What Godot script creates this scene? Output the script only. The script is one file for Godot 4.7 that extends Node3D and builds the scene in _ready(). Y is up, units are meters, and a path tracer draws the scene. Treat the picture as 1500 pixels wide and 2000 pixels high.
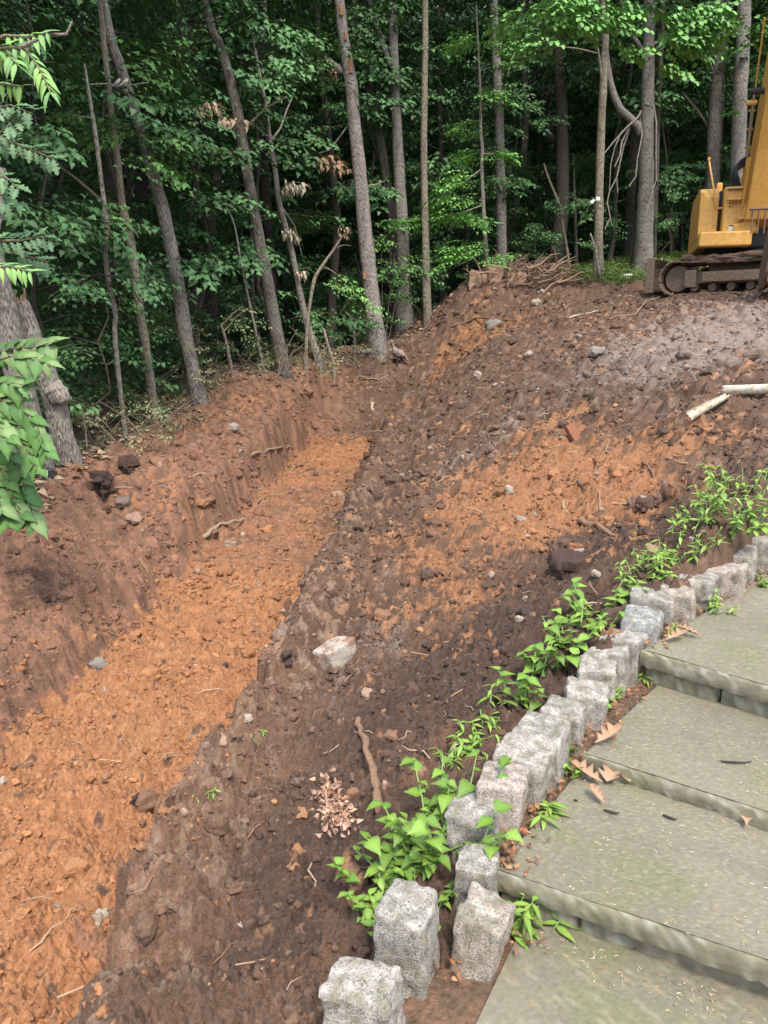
extends Node3D
# Hillside excavation at the edge of a wood: trench, granite block edging, stone steps, excavator.

const F := 1482.0            # focal length in photograph pixels (1500 x 2000)
const EYE := 1.6
const PITCH := 13.0
var sp := sin(deg_to_rad(PITCH))
var cp := cos(deg_to_rad(PITCH))
var rng := RandomNumberGenerator.new()
var used := {}
var M := {}

# ------------------------------------------------------------------ pixel helpers
func ray(u: float, v: float) -> Vector3:
	var x := (u - 750.0) / F
	var y := (1000.0 - v) / F
	return Vector3(x, y * cp - sp, -(cp + y * sp))

func at_d(u: float, v: float, d: float) -> Vector3:      # horizontal distance d
	var r := ray(u, v)
	return Vector3(0, EYE, 0) + r * (d / Vector2(r.x, r.z).length())

func at_h(u: float, v: float, h: float) -> Vector3:      # on the level y = h
	var r := ray(u, v)
	return Vector3(0, EYE, 0) + r * ((h - EYE) / r.y)

func size_at(p: Vector3) -> float:                       # metres per photograph pixel at p
	return ((p.y - EYE) * -sp - p.z * cp) / F

func hit(u: float, v: float, lift := 0.0) -> Vector3:    # on the ground
	var r := ray(u, v)
	var t := 1.2
	var o := Vector3(0, EYE, 0)
	while t < 30.0:
		var p := o + r * t
		if p.y < height(p.x, p.z):
			break
		t *= 1.012
	var a := t / 1.012
	for k in 9:
		var m := (a + t) * 0.5
		var p := o + r * m
		if p.y < height(p.x, p.z): t = m
		else: a = m
	var q := o + r * t
	q.y = height(q.x, q.z) + lift
	return q

# ------------------------------------------------------------------ mesh builder
class MB:
	var v := PackedVector3Array()
	var n := PackedVector3Array()
	var c := PackedColorArray()
	var i := PackedInt32Array()
	func vert(p: Vector3, nn: Vector3, col := Color.WHITE) -> int:
		v.append(p); n.append(nn); c.append(col)
		return v.size() - 1
	func tri(a: int, b: int, d: int) -> void:
		var fn := (v[d] - v[a]).cross(v[b] - v[a])
		if fn.dot(n[a] + n[b] + n[d]) < 0.0:
			i.append(a); i.append(d); i.append(b)
		else:
			i.append(a); i.append(b); i.append(d)
	func quad(a: int, b: int, d: int, e: int) -> void:
		tri(a, b, d); tri(a, d, e)
	func flat_tri(a: Vector3, b: Vector3, d: Vector3, col := Color.WHITE) -> void:
		var nn := (d - a).cross(b - a).normalized()
		var k := vert(a, nn, col); vert(b, nn, col); vert(d, nn, col)
		i.append(k); i.append(k + 1); i.append(k + 2)
	func flat_poly(p: Array, col := Color.WHITE) -> void:
		for k in range(1, p.size() - 1):
			flat_tri(p[0], p[k], p[k + 1], col)
	func add(o: MB, t: Transform3D, col := Color.WHITE) -> void:
		var base := v.size()
		for k in o.v.size():
			v.append(t * o.v[k]); n.append((t.basis * o.n[k]).normalized()); c.append(o.c[k] * col)
		for k in o.i: i.append(base + k)
	# swept tube through points; wob roughens the radius
	func tube(p: Array, r: Array, sides := 8, col := Color.WHITE, noise: FastNoiseLite = null, wob := 0.0, cap := true) -> void:
		var prev := Vector3.ZERO
		var first := v.size()
		for k in p.size():
			var d: Vector3
			if k == 0: d = p[1] - p[0]
			elif k == p.size() - 1: d = p[k] - p[k - 1]
			else: d = (p[k + 1] - p[k - 1])
			d = d.normalized()
			var side := prev
			if k == 0:
				side = d.cross(Vector3.RIGHT if absf(d.x) < 0.8 else Vector3.UP).normalized()
			else:
				side = (prev - d * prev.dot(d)).normalized()
			prev = side
			var up := d.cross(side).normalized()
			for s in sides:
				var a := TAU * s / sides
				var nn := side * cos(a) + up * sin(a)
				var rr: float = r[k]
				if noise:
					var q: Vector3 = p[k] + nn * rr
					rr *= 1.0 + wob * noise.get_noise_3d(q.x, q.y * 0.35, q.z)
				vert(p[k] + nn * rr, nn, col)
		for k in p.size() - 1:
			for s in sides:
				var a := first + k * sides + s
				var b := first + k * sides + (s + 1) % sides
				quad(a, b, b + sides, a + sides)
		if cap:
			for e in [0, p.size() - 1]:
				var d2: Vector3 = (p[0] - p[1]).normalized() if e == 0 else (p[e] - p[e - 1]).normalized()
				var base := v.size()
				for s in sides: vert(v[first + e * sides + s], d2, col)
				for s in range(1, sides - 1): tri(base, base + s, base + s + 1)
	# rounded or chamfered box; br: breakpoints per axis are made from r, seg extra cuts
	func rbox(size: Vector3, r: float, seg := 1, noise: FastNoiseLite = null, amp := 0.0, off := Vector3.ZERO, col := Color.WHITE) -> void:
		var h := size * 0.5
		r = minf(r, minf(h.x, minf(h.y, h.z)))
		var br := []
		for ax in 3:
			var l: float = h[ax]
			var a := [-l, -l + r * 0.3, -l + r] if seg > 1 else [-l, -l + r]
			for k in range(1, seg):
				a.append(lerpf(-l + r, l - r, float(k) / seg))
			a.append(l - r)
			if seg > 1: a.append(l - r * 0.3)
			a.append(l)
			br.append(a)
		var acc := {}
		var first := v.size()
		var keys := []
		for ax in 3:
			var b1: Array = br[(ax + 1) % 3]
			var b2: Array = br[(ax + 2) % 3]
			for sg in [-1.0, 1.0]:
				var base := v.size()
				for y in b2.size():
					for x in b1.size():
						var q := Vector3.ZERO
						q[ax] = h[ax] * sg
						q[(ax + 1) % 3] = b1[x]
						q[(ax + 2) % 3] = b2[y]
						var inner := q.clamp(-h + Vector3.ONE * r, h - Vector3.ONE * r)
						var d := (q - inner).normalized()
						var pp := inner + d * r
						if noise:
							var f := noise.get_noise_3d(pp.x + off.x, pp.y + off.y, pp.z + off.z)
							pp += d * f * amp
						vert(pp, d, col)
						keys.append(Vector3i((pp * 20000.0).round()))
				for y in b2.size() - 1:
					for x in b1.size() - 1:
						var a := base + y * b1.size() + x
						quad(a, a + 1, a + 1 + b1.size(), a + b1.size())
		if noise:   # smooth normals of the roughened shape
			for k in range(0, i.size(), 3):
				if i[k] < first: continue
				var fn := (v[i[k + 2]] - v[i[k]]).cross(v[i[k + 1]] - v[i[k]])
				for e in 3:
					var kk: Vector3i = keys[i[k + e] - first]
					acc[kk] = acc.get(kk, Vector3.ZERO) + fn
			for k in range(first, v.size()):
				n[k] = (acc.get(keys[k - first], n[k]) as Vector3).normalized()
	func mesh() -> ArrayMesh:
		var a := []
		a.resize(Mesh.ARRAY_MAX)
		a[Mesh.ARRAY_VERTEX] = v
		a[Mesh.ARRAY_NORMAL] = n
		a[Mesh.ARRAY_COLOR] = c
		a[Mesh.ARRAY_INDEX] = i
		var m := ArrayMesh.new()
		m.add_surface_from_arrays(Mesh.PRIMITIVE_TRIANGLES, a)
		return m

# ------------------------------------------------------------------ scene tree helpers
func numbered(called: String) -> String:
	if not used.has(called):
		used[called] = 0
		return called
	used[called] += 1
	return "%s_%03d" % [called, used[called]]

func thing(called: String, label: String, category: String, at := Vector3.ZERO, group := "") -> Node3D:
	var o := Node3D.new()
	o.name = numbered(called)
	add_child(o)
	o.position = at
	o.set_meta("label", label); o.set_meta("category", category)
	if group != "": o.set_meta("group", group)
	return o

func part(parent: Node3D, called: String, mesh: Mesh, m: Material, at := Transform3D.IDENTITY) -> MeshInstance3D:
	var o := MeshInstance3D.new()
	o.name = called
	o.mesh = mesh
	o.material_override = m
	o.transform = at
	parent.add_child(o, true)
	return o

func single(called: String, mesh: Mesh, m: Material, at: Transform3D, label: String, category: String, group := "", kind := "") -> MeshInstance3D:
	var o := MeshInstance3D.new()
	o.name = numbered(called)
	o.mesh = mesh
	o.material_override = m
	o.transform = at
	add_child(o)
	if label != "": o.set_meta("label", label)
	if category != "": o.set_meta("category", category)
	if group != "": o.set_meta("group", group)
	if kind != "": o.set_meta("kind", kind)
	return o

func many(parent: Node3D, called: String, mesh: Mesh, m: Material, xf: Array, cols: Array, top := false) -> MultiMeshInstance3D:
	var mm := MultiMesh.new()
	mm.transform_format = MultiMesh.TRANSFORM_3D
	mm.use_colors = true
	mm.mesh = mesh
	mm.instance_count = xf.size()
	for k in xf.size():
		mm.set_instance_transform(k, xf[k])
		mm.set_instance_color(k, cols[k])
	var o := MultiMeshInstance3D.new()
	o.name = numbered(called) if top else called
	o.multimesh = mm
	o.material_override = m
	parent.add_child(o, true)
	o.set_meta("kind", "stuff")
	return o

func S(r: float, g: float, b: float) -> Color:     # linear values to the sRGB that albedo_color wants
	return Color(r, g, b).linear_to_srgb()

func noise(freq: float, oct := 3, sd := 1, type := FastNoiseLite.TYPE_SIMPLEX_SMOOTH) -> FastNoiseLite:
	var f := FastNoiseLite.new()
	f.noise_type = type
	f.frequency = freq
	f.seed = sd
	f.fractal_type = FastNoiseLite.FRACTAL_FBM if oct > 1 else FastNoiseLite.FRACTAL_NONE
	f.fractal_octaves = oct
	return f

func ntex(freq: float, oct: int, sd: int, stops: Array, size := 512, normal := false, bump := 4.0) -> NoiseTexture2D:
	var t := NoiseTexture2D.new()
	t.width = size; t.height = size
	t.seamless = true
	t.noise = noise(freq, oct, sd)
	if normal:
		t.as_normal_map = true
		t.bump_strength = bump
	else:
		var g := Gradient.new()
		var off := PackedFloat32Array(); var col := PackedColorArray()
		for s in stops:
			off.append(s[0]); col.append(s[1])
		g.offsets = off; g.colors = col
		t.color_ramp = g
	return t

func mat(col: Color, rough := 0.9, vc := false) -> StandardMaterial3D:
	var m := StandardMaterial3D.new()
	m.albedo_color = col
	m.roughness = rough
	m.vertex_color_use_as_albedo = vc
	m.cull_mode = BaseMaterial3D.CULL_DISABLED
	return m

func tri_map(m: StandardMaterial3D, scale: Vector3, albedo: Texture2D, normal: Texture2D = null, ns := 1.0, world := false) -> StandardMaterial3D:
	m.uv1_triplanar = true
	m.uv1_world_triplanar = world
	m.uv1_scale = scale
	if albedo: m.albedo_texture = albedo
	if normal:
		m.normal_enabled = true
		m.normal_texture = normal
		m.normal_scale = ns
	return m

func gray(a: float) -> Color: return Color(a, a, a)

func make_materials() -> void:
	var soft := ntex(0.03, 4, 3, [[0.0, gray(0.62)], [0.45, gray(0.86)], [1.0, gray(1.0)]])
	var grit_n := ntex(0.06, 4, 5, [], 512, true, 7.0)
	M.soil = tri_map(mat(Color.WHITE, 0.97, true), Vector3.ONE * 2.2, soft, grit_n, 0.9, true)
	M.clod = tri_map(mat(Color.WHITE, 0.97, true), Vector3.ONE * 6.0, soft, grit_n, 0.7)
	var bark_a := ntex(0.035, 4, 8, [[0.0, gray(0.36)], [0.4, gray(0.68)], [0.55, gray(0.9)], [1.0, gray(1.0)]])
	var bark_n := ntex(0.035, 4, 8, [], 512, true, 10.0)
	M.bark = tri_map(mat(Color.WHITE, 0.95, true), Vector3(4.2, 0.5, 4.2), bark_a, bark_n, 1.4)
	M.twig = tri_map(mat(Color.WHITE, 0.9, true), Vector3(9, 9, 9), bark_a, bark_n, 0.5)
	var gr := ntex(0.13, 1, 11, [[0.0, Color(0.56, 0.56, 0.57)], [0.16, Color(0.72, 0.72, 0.72)], [0.3, Color(0.83, 0.82, 0.81)], [0.55, Color(0.89, 0.875, 0.86)], [0.75, Color(0.92, 0.87, 0.83)], [0.9, Color(0.97, 0.96, 0.95)]], 512)
	var cells := gr.noise as FastNoiseLite
	cells.noise_type = FastNoiseLite.TYPE_CELLULAR
	cells.cellular_return_type = FastNoiseLite.RETURN_CELL_VALUE
	cells.cellular_jitter = 1.0
	var gr_n := ntex(0.08, 4, 12, [], 512, true, 7.0)
	M.granite = tri_map(mat(Color.WHITE, 0.9, true), Vector3.ONE * 3.2, gr, gr_n, 0.55)
	var bl := ntex(0.05, 5, 21, [[0.0, Color(0.88, 0.87, 0.84)], [0.4, Color(0.95, 0.94, 0.92)], [0.6, Color(0.98, 0.97, 0.96)], [1.0, Color(1, 1, 1)]], 512)
	var bl_n := ntex(0.05, 4, 22, [], 512, true, 4.0)
	M.flag = tri_map(mat(Color.WHITE, 0.82, true), Vector3.ONE * 1.7, bl, bl_n, 0.35, true)
	M.leaf = mat(Color.WHITE, 0.62, true); M.leaf.backlight = Color(0.72, 0.85, 0.5)
	M.gloss_leaf = mat(Color.WHITE, 0.6, true); M.gloss_leaf.backlight = Color(0.5, 0.55, 0.3)
	M.dry = mat(Color.WHITE, 0.85, true); M.dry.backlight = Color(0.25, 0.22, 0.18)
	var yw := ntex(0.02, 5, 31, [[0.0, Color(0.86, 0.82, 0.76)], [0.3, Color(0.96, 0.94, 0.9)], [0.5, Color.WHITE], [1.0, Color(1, 0.98, 0.95)]], 512)
	M.yellow = tri_map(mat(S(0.66, 0.365, 0.09), 0.5, true), Vector3.ONE * 0.9, yw)
	M.dark = tri_map(mat(S(0.03, 0.03, 0.032), 0.6, true), Vector3.ONE, yw)
	M.rubber = mat(S(0.025, 0.025, 0.028), 0.5)
	var mud := ntex(0.03, 5, 33, [[0.0, Color(0.55, 0.48, 0.44)], [0.5, Color(0.85, 0.78, 0.72)], [1.0, Color(1, 0.97, 0.94)]], 512)
	M.steel = tri_map(mat(S(0.235, 0.195, 0.172), 0.75, true), Vector3.ONE * 1.5, mud)
	M.rust = tri_map(mat(S(0.42, 0.205, 0.115), 0.75, true), Vector3.ONE * 1.2, mud)
	M.chrome = mat(S(0.5, 0.5, 0.5), 0.25); M.chrome.metallic = 0.9
	M.glass = mat(Color(0.05, 0.07, 0.08, 0.35), 0.05); M.glass.transparency = BaseMaterial3D.TRANSPARENCY_ALPHA
	var pipe := ntex(0.02, 4, 41, [[0.0, Color(0.72, 0.62, 0.5)], [0.4, Color(0.93, 0.88, 0.8)], [0.55, Color.WHITE], [1.0, Color.WHITE]], 512)
	M.pvc = tri_map(mat(S(0.62, 0.57, 0.51), 0.5, true), Vector3.ONE * 1.8, pipe)
	M.plain = mat(Color.WHITE, 0.8, true)
	M.feather = tri_map(mat(Color.WHITE, 0.8, true), Vector3.ONE * 7.0, soft, grit_n, 0.4)

# ------------------------------------------------------------------ terrain
const GX0 := -16.0
const GZ0 := -34.0
const GS := 0.25
const GNX := 136
const GNZ := 150
var g_out := PackedFloat32Array()      # upland height
var g_orange := PackedFloat32Array()   # clay
var g_grey := PackedFloat32Array()     # ashy grey subsoil
var g_dark := PackedFloat32Array()     # damp topsoil
var g_wood := PackedFloat32Array()     # forest floor
var n_big := noise(0.8, 3, 2)
var n_mid := noise(4.0, 2, 4)
var n_clod := noise(13.0, 2, 6)
var n_fine := noise(30.0, 1, 7)
var n_edge := noise(1.6, 4, 9)
var n_rough := noise(2.1, 3, 19)
var n_lump := noise(5.5, 2, 23)
var n_col := noise(1.3, 5, 14)
var n_col2 := noise(7.0, 4, 15)
var n_streak := noise(2.2, 3, 16)
var xl_z := PackedFloat32Array()       # trench foot on the bank side, x over z
var xl_x := PackedFloat32Array()
var xr_z := PackedFloat32Array()       # trench lip on the step side
var xr_x := PackedFloat32Array()
var xc_z := PackedFloat32Array()       # granite edging
var xc_x := PackedFloat32Array()
var crest_a := PackedFloat32Array()    # edge of the wood: distance over bearing
var crest_d := PackedFloat32Array()

func table(z: float, zs: PackedFloat32Array, xs: PackedFloat32Array) -> float:    # zs falling
	var n := zs.size()
	if z >= zs[0]: return xs[0] + (xs[1] - xs[0]) / (zs[1] - zs[0]) * (z - zs[0])
	for k in range(1, n):
		if z >= zs[k]:
			return lerpf(xs[k - 1], xs[k], (z - zs[k - 1]) / (zs[k] - zs[k - 1]))
	return xs[n - 1]

const COBBLES := [   # photograph pixel of the top's middle, level of the top, width px, depth scale, turn, tint, lean
	[710, 1918, 0.13, 125, 1.0, 0.3, 0, 0.0], [797, 1762, 0.20, 100, 1.0, 0.25, 1, 0.0], [935, 1778, 0.14, 86, 1.1, 0.35, 3, 0.05],
	[937, 1680, 0.15, 78, 1.1, 0.4, 1, 0.0], [940, 1572, 0.19, 92, 1.0, 0.5, 1, -0.12], [976, 1520, 0.25, 92, 1.0, 0.35, 4, 0.05],
	[1023, 1462, 0.26, 104, 1.0, 0.35, 0, 0.0], [1062, 1424, 0.27, 88, 1.0, 0.4, 1, 0.0], [1104, 1386, 0.28, 78, 1.0, 0.42, 1, 0.0],
	[1143, 1344, 0.30, 76, 1.0, 0.42, 0, 0.0], [1165, 1302, 0.31, 72, 0.9, 0.42, 0, 0.0], [1192, 1272, 0.33, 74, 0.9, 0.45, 1, 0.0],
	[1218, 1243, 0.36, 74, 0.9, 0.45, 1, 0.0], [1251, 1203, 0.41, 74, 1.0, 0.35, 2, 0.0], [1274, 1162, 0.43, 72, 1.0, 0.45, 1, 0.0],
	[1327, 1156, 0.43, 66, 1.0, 0.5, 3, 0.0], [1361, 1128, 0.44, 64, 1.0, 0.5, 1, 0.0], [1392, 1112, 0.45, 52, 0.9, 0.5, 4, 0.0],
	[1428, 1110, 0.45, 54, 1.1, 0.55, 4, 0.0], [1440, 1078, 0.47, 68, 1.0, 0.5, 0, 0.0], [1478, 1050, 0.50, 62, 1.0, 0.5, 1, 0.0]]

func setup_terrain() -> void:
	for a in [[0.5, -2.3], [-3.92, -2.20], [-4.84, -2.09], [-5.97, -2.01], [-9.1, -1.70], [-13.25, -1.35], [-15.9, -1.05], [-17.5, -0.9]]:
		xl_z.append(a[0]); xl_x.append(a[1])
	var lip := [[200, 1900, -.40], [240, 1790, -.40], [310, 1640, -.38], [390, 1500, -.36], [480, 1370, -.33], [560, 1230, -.29], [590, 1150, -.30], [660, 1050, -.25], [700, 940, -.12], [750, 850, .02], [790, 800, .15]]
	for a in lip:
		var p := at_h(a[0], a[1], a[2])
		xr_z.append(p.z); xr_x.append(p.x)
	for c in COBBLES:
		var p := at_h(c[0], c[1], c[2])
		if xc_z.size() == 0 or p.z < xc_z[xc_z.size() - 1] - 0.02:
			xc_z.append(p.z); xc_x.append(p.x)
	xc_z.append(-6.5); xc_x.append(4.6)
	xc_z.append(-12.0); xc_x.append(12.0)
	for a in [[-60, 5.5], [-37.5, 5.6], [-27.6, 6.7], [-23.0, 8.1], [-18.7, 10.2], [-13.2, 12.2], [-10.2, 13.6], [-4.2, 15.8], [-0.4, 17.2], [3.4, 18.2], [6.3, 18.4], [13.1, 18.3], [18, 18.2], [22, 18.5], [30, 19.5], [60, 20]]:
		crest_a.append(-a[0]); crest_d.append(a[1])
	var P := []       # control points x, z, height
	for a in lip: P.append(at_h(a[0], a[1], a[2]))
	for a in [[655, 1290, -.27], [450, 1700, -.3], [560, 1850, -.2], [700, 1600, -.08], [850, 1450, .05], [1000, 1300, .14], [1100, 1200, .2], [1200, 1130, .3], [1300, 1020, .4], [1430, 1020, .44], [880, 1640, .08], [1010, 1400, .18],
			[1000, 1200, .06], [750, 1200, -.2], [200, 1090, -.3], [60, 1210, -.35], [0, 1270, -.35], [340, 1000, -.1], [430, 940, .02], [540, 840, .25], [1000, 1000, .2], [850, 1050, .0]]:
		P.append(at_h(a[0], a[1], a[2]))
	for a in [[0, 1030, 6.5], [130, 940, 8], [250, 870, 10], [400, 790, 12], [480, 733, 13.5], [560, 738, 14.4], [640, 715, 15.5], [740, 685, 17], [840, 630, 18], [915, 548, 18], [1000, 540, 18.3], [1100, 548, 18], [1180, 552, 18.2], [1290, 556, 17.6], [1400, 545, 18.4], [1200, 528, 20.0], [1300, 510, 21.5], [1420, 505, 22.5], [1110, 535, 20.0],
			[960, 650, 16], [1000, 600, 17], [1400, 580, 14.6], [1500, 584, 13.6], [1450, 700, 9.5], [1450, 760, 7.5], [1450, 880, 5.2], [750, 900, 10], [1000, 800, 9.5], [900, 700, 14], [1200, 650, 13], [1200, 850, 7.2], [850, 800, 11.5], [640, 790, 14.9], [1100, 720, 10.8]]:
		P.append(at_d(a[0], a[1], a[2]))
	for a in [[-6, 0.05, -8], [-5, .1, -12], [-3.6, .35, -16.5], [-8, -.5, -20], [0, .7, -24], [5, 3.0, -24], [11, 3.9, -22], [10, 2.7, -12], [9, 2, -5], [5, 1.3, -3], [3.5, .7, 0], [-5, -.3, 0], [-8, -.3, -4], [0, -.1, 2], [-12, -1, -30], [0, .3, -32], [10, 3.6, -32], [-3.5, -.1, -3.5], [-14, -.6, -14], [14, 3.6, -16]]:
		P.append(Vector3(a[0], a[1], a[2]))
	# thin-plate spline through the control points
	var n := P.size()
	var N := n + 3
	var A := []
	for r in N:
		var row := PackedFloat64Array()
		row.resize(N + 1)
		for c in N:
			var val := 0.0
			if r < n and c < n:
				var dx: float = P[r].x - P[c].x
				var dz: float = P[r].z - P[c].z
				var q := dx * dx + dz * dz
				val = 0.5 * q * log(q) if q > 1e-9 else 0.06
			elif r < n: val = [1.0, P[r].x, P[r].z][c - n]
			elif c < n: val = [1.0, P[c].x, P[c].z][r - n]
			row[c] = val
		row[N] = P[r].y if r < n else 0.0
		A.append(row)
	for k in N:
		var best := k
		for r in range(k + 1, N):
			if absf(A[r][k]) > absf(A[best][k]): best = r
		var tmp = A[k]; A[k] = A[best]; A[best] = tmp
		var pk: PackedFloat64Array = A[k]
		for r in range(k + 1, N):
			var pr: PackedFloat64Array = A[r]
			var f := pr[k] / pk[k]
			if f == 0.0: continue
			for c in range(k, N + 1): pr[c] -= f * pk[c]
			A[r] = pr
	var W := PackedFloat64Array()
	W.resize(N)
	for k in range(N - 1, -1, -1):
		var s: float = A[k][N]
		for c in range(k + 1, N): s -= A[k][c] * W[c]
		W[k] = s / A[k][k]
	var px := PackedFloat32Array(); var pz := PackedFloat32Array()
	for p in P: px.append(p.x); pz.append(p.z)
	for arr in [g_out, g_orange, g_grey, g_dark, g_wood]: arr.resize(GNX * GNZ)
	g_out.resize(GNX * GNZ); g_orange.resize(GNX * GNZ); g_grey.resize(GNX * GNZ); g_dark.resize(GNX * GNZ); g_wood.resize(GNX * GNZ)
	for iz in GNZ:
		for ix in GNX:
			var x := GX0 + ix * GS
			var z := GZ0 + iz * GS
			var h := W[n] + W[n + 1] * x + W[n + 2] * z
			for k in n:
				var dx := x - px[k]
				var dz := z - pz[k]
				var q := dx * dx + dz * dz
				if q > 1e-9: h += W[k] * 0.5 * q * log(q)
			var d := sqrt(x * x + z * z)
			g_out[iz * GNX + ix] = clampf(h, -1.5, 4.4)
			var cd := table(-rad_to_deg(atan2(x, -z)), crest_a, crest_d) if z < 0 else 999.0
			g_wood[iz * GNX + ix] = d - cd

	# patches of clay, grey subsoil and damp topsoil: pixel, radius in metres along and across, strength
	var o := [[870, 1075, .8, .9], [980, 960, .9, .9], [1120, 930, .8, 1.0], [1250, 920, .5, .8], [1330, 945, .3, .7], [1080, 1010, .5, .8], [950, 665, 1.0, 1.2], [880, 700, .6, .7], [1240, 620, .9, .6], [1150, 680, .7, .45],
		[300, 960, .5, .7], [420, 1000, .5, .4], [470, 770, .8, .8], [360, 830, .5, .7], [180, 930, .4, .8], [640, 860, .7, .8], [690, 830, .8, .8], [800, 790, .7, .7], [980, 800, .7, .5], [1100, 820, .5, .6], [850, 850, .5, .4], [1450, 820, .3, .5], [1480, 740, .3, .6], [900, 1180, .5, .45], [840, 1250, .5, .35], [130, 1230, .5, .35], [280, 1180, .4, .4], [760, 930, .5, .3], [1010, 900, .6, .6]]
	paint(g_orange, o)
	paint(g_grey, [[1450, 620, 1.6, 1.0], [1380, 680, 1.4, .9], [1480, 680, 1.2, .8], [1280, 720, 1.2, .5], [950, 880, .6, .6], [850, 740, .8, .5], [650, 1230, .5, .45], [800, 1270, .5, .3]])
	paint(g_dark, [[1000, 1270, .5, 1.0], [1120, 1110, .7, .8], [680, 1720, .5, .7], [1300, 1000, .6, .9], [20, 1330, .5, .6], [60, 1000, .5, .4], [700, 1050, .6, .6], [1080, 870, .6, .6], [1150, 740, 1.2, .5], [500, 890, .4, .1], [940, 1300, .5, .7], [600, 1500, .8, .3]])

func paint(g: PackedFloat32Array, blobs: Array) -> void:
	for b in blobs:
		var c := rough_hit(b[0], b[1])
		var r: float = b[2]
		for iz in GNZ:
			var z := GZ0 + iz * GS
			if absf(z - c.z) > 3.0 * r: continue
			for ix in GNX:
				var dx := (GX0 + ix * GS - c.x) / r
				var dz := (z - c.z) / (r * 1.25)
				var q := dx * dx + dz * dz
				if q < 9.0: g[iz * GNX + ix] += b[3] * exp(-q)
	# packed arrays are shared by reference only through members, so write back
	match blobs.size():
		29: g_orange = g
		8: g_grey = g
		12: g_dark = g

func rough_hit(u: float, v: float) -> Vector3:
	var r := ray(u, v)
	var t := 1.5
	while t < 30.0:
		var p := Vector3(0, EYE, 0) + r * t
		if p.y < bil(g_out, p.x, p.z): return p
		t += 0.04
	return Vector3(0, EYE, 0) + r * 20.0

func bil(g: PackedFloat32Array, x: float, z: float) -> float:
	var fx := clampf((x - GX0) / GS, 0.0, GNX - 1.001)
	var fz := clampf((z - GZ0) / GS, 0.0, GNZ - 1.001)
	var ix := int(fx); var iz := int(fz)
	fx -= ix; fz -= iz
	var k := iz * GNX + ix
	return lerpf(lerpf(g[k], g[k + 1], fx), lerpf(g[k + GNX], g[k + GNX + 1], fx), fz)

func path_level(x: float, z: float) -> float:     # ground under the steps, rising along them
	var s := (x - 0.33) * 0.47 + (z + 1.86) * -0.88
	return -0.012 + 0.125 * smoothstep(0.02, 0.1, s) + 0.06 * smoothstep(0.62, 0.7, s) + 0.13 * smoothstep(1.3, 1.38, s) + 0.1 * maxf(s - 3.4, 0.0)

func trench_in(x: float, z: float) -> Vector2:    # x: 0 upland .. 1 floor; y: steepness side (1 bank wall)
	if z < -17.0 or x < -3.6 or x > 1.4: return Vector2.ZERO
	var e := n_edge.get_noise_2d(x, z)
	var dl := x - table(z, xl_z, xl_x) + e * 0.16
	var dr := table(z, xr_z, xr_x) - x + n_edge.get_noise_2d(x * 2.0 + 40.0, z * 2.0) * 0.17
	var dend := z + 15.6 + e * 0.5
	var wl := smoothstep(-0.26, 0.05, dl)
	var wr := smoothstep(0.0, 0.07, dr)
	return Vector2(wl * wr * smoothstep(-1.0, 2.6, dend), clampf(1.0 - absf(dl + 0.1) * 2.5, 0.0, 1.0))

func floor_level(z: float) -> float:
	if z > -4.0: return -0.75
	if z > -6.0: return lerpf(-0.75, -0.69, (-4.0 - z) / 2.0)
	if z > -9.0: return lerpf(-0.69, -0.5, (-6.0 - z) / 3.0)
	return lerpf(-0.5, -0.22, clampf((-9.0 - z) / 6.5, 0, 1))

func height(x: float, z: float) -> float:
	var h := bil(g_out, x, z)
	var rough := 1.0
	var wood := bil(g_wood, x, z)
	var t := trench_in(x, z)
	h += n_big.get_noise_2d(x, z) * 0.10
	if x > -2.2 and x < 1.4 and z > -13.0 and z < -1.0:      # raised, broken lip of the trench
		var lp := (x - table(z, xr_z, xr_x) - 0.15) / 0.17
		h += 0.16 * exp(-lp * lp) * (0.7 + 1.4 * n_edge.get_noise_2d(z * 0.9, 7.0))
	if t.x > 0.0:
		h = lerpf(h, floor_level(z) + n_big.get_noise_2d(x + 30.0, z) * 0.06, t.x)
	var c := x - table(z, xc_z, xc_x)
	if c > -0.2 and z > -7.0 and z < 1.0:
		var w := smoothstep(-0.03, 0.06, c)
		h = lerpf(h, path_level(x, z), w)
		rough = 1.0 - 0.93 * w
	if wood > 0.0: rough = lerpf(rough, 0.5, clampf(wood * 1.5, 0, 1))
	h += n_mid.get_noise_2d(x, z) * lerpf(0.06, 0.035, smoothstep(5.0, 9.0, -z)) * rough
	var cl := absf(n_clod.get_noise_2d(x, z))
	var dd := sqrt(x * x + z * z)
	h += (cl - 0.2) * 0.07 * rough * (1.0 - smoothstep(6.5, 10.0, dd))
	h += (absf(n_lump.get_noise_2d(x, z)) - 0.2) * 0.045 * rough * smoothstep(5.0, 9.0, dd)
	if dd < 7.0: h += (absf(n_fine.get_noise_2d(x, z)) - 0.25) * 0.013 * rough * (1.0 - smoothstep(3.5, 6.5, dd))
	if z < -4.0 and wood < 0.2:                  # lumpy spoil farther up the slope
		h += (absf(n_rough.get_noise_2d(x, z)) - 0.18) * 0.17 * smoothstep(-4.0, -7.5, z) * (1.0 - 0.7 * t.x)
	if z < -5.0 and x > 1.5 and wood < 0.0:      # drag marks left by the tracks, running up the slope
		h += n_streak.get_noise_2d(x * 0.12 - z * 0.09, (z * 0.8 + x * 0.9) * 0.3) * 0.05
	if t.y > 0.0:                                # tooth marks on the bank wall
		h += n_streak.get_noise_2d(x * 1.6, z * 2.2) * 0.03 * t.y
	return h

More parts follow.
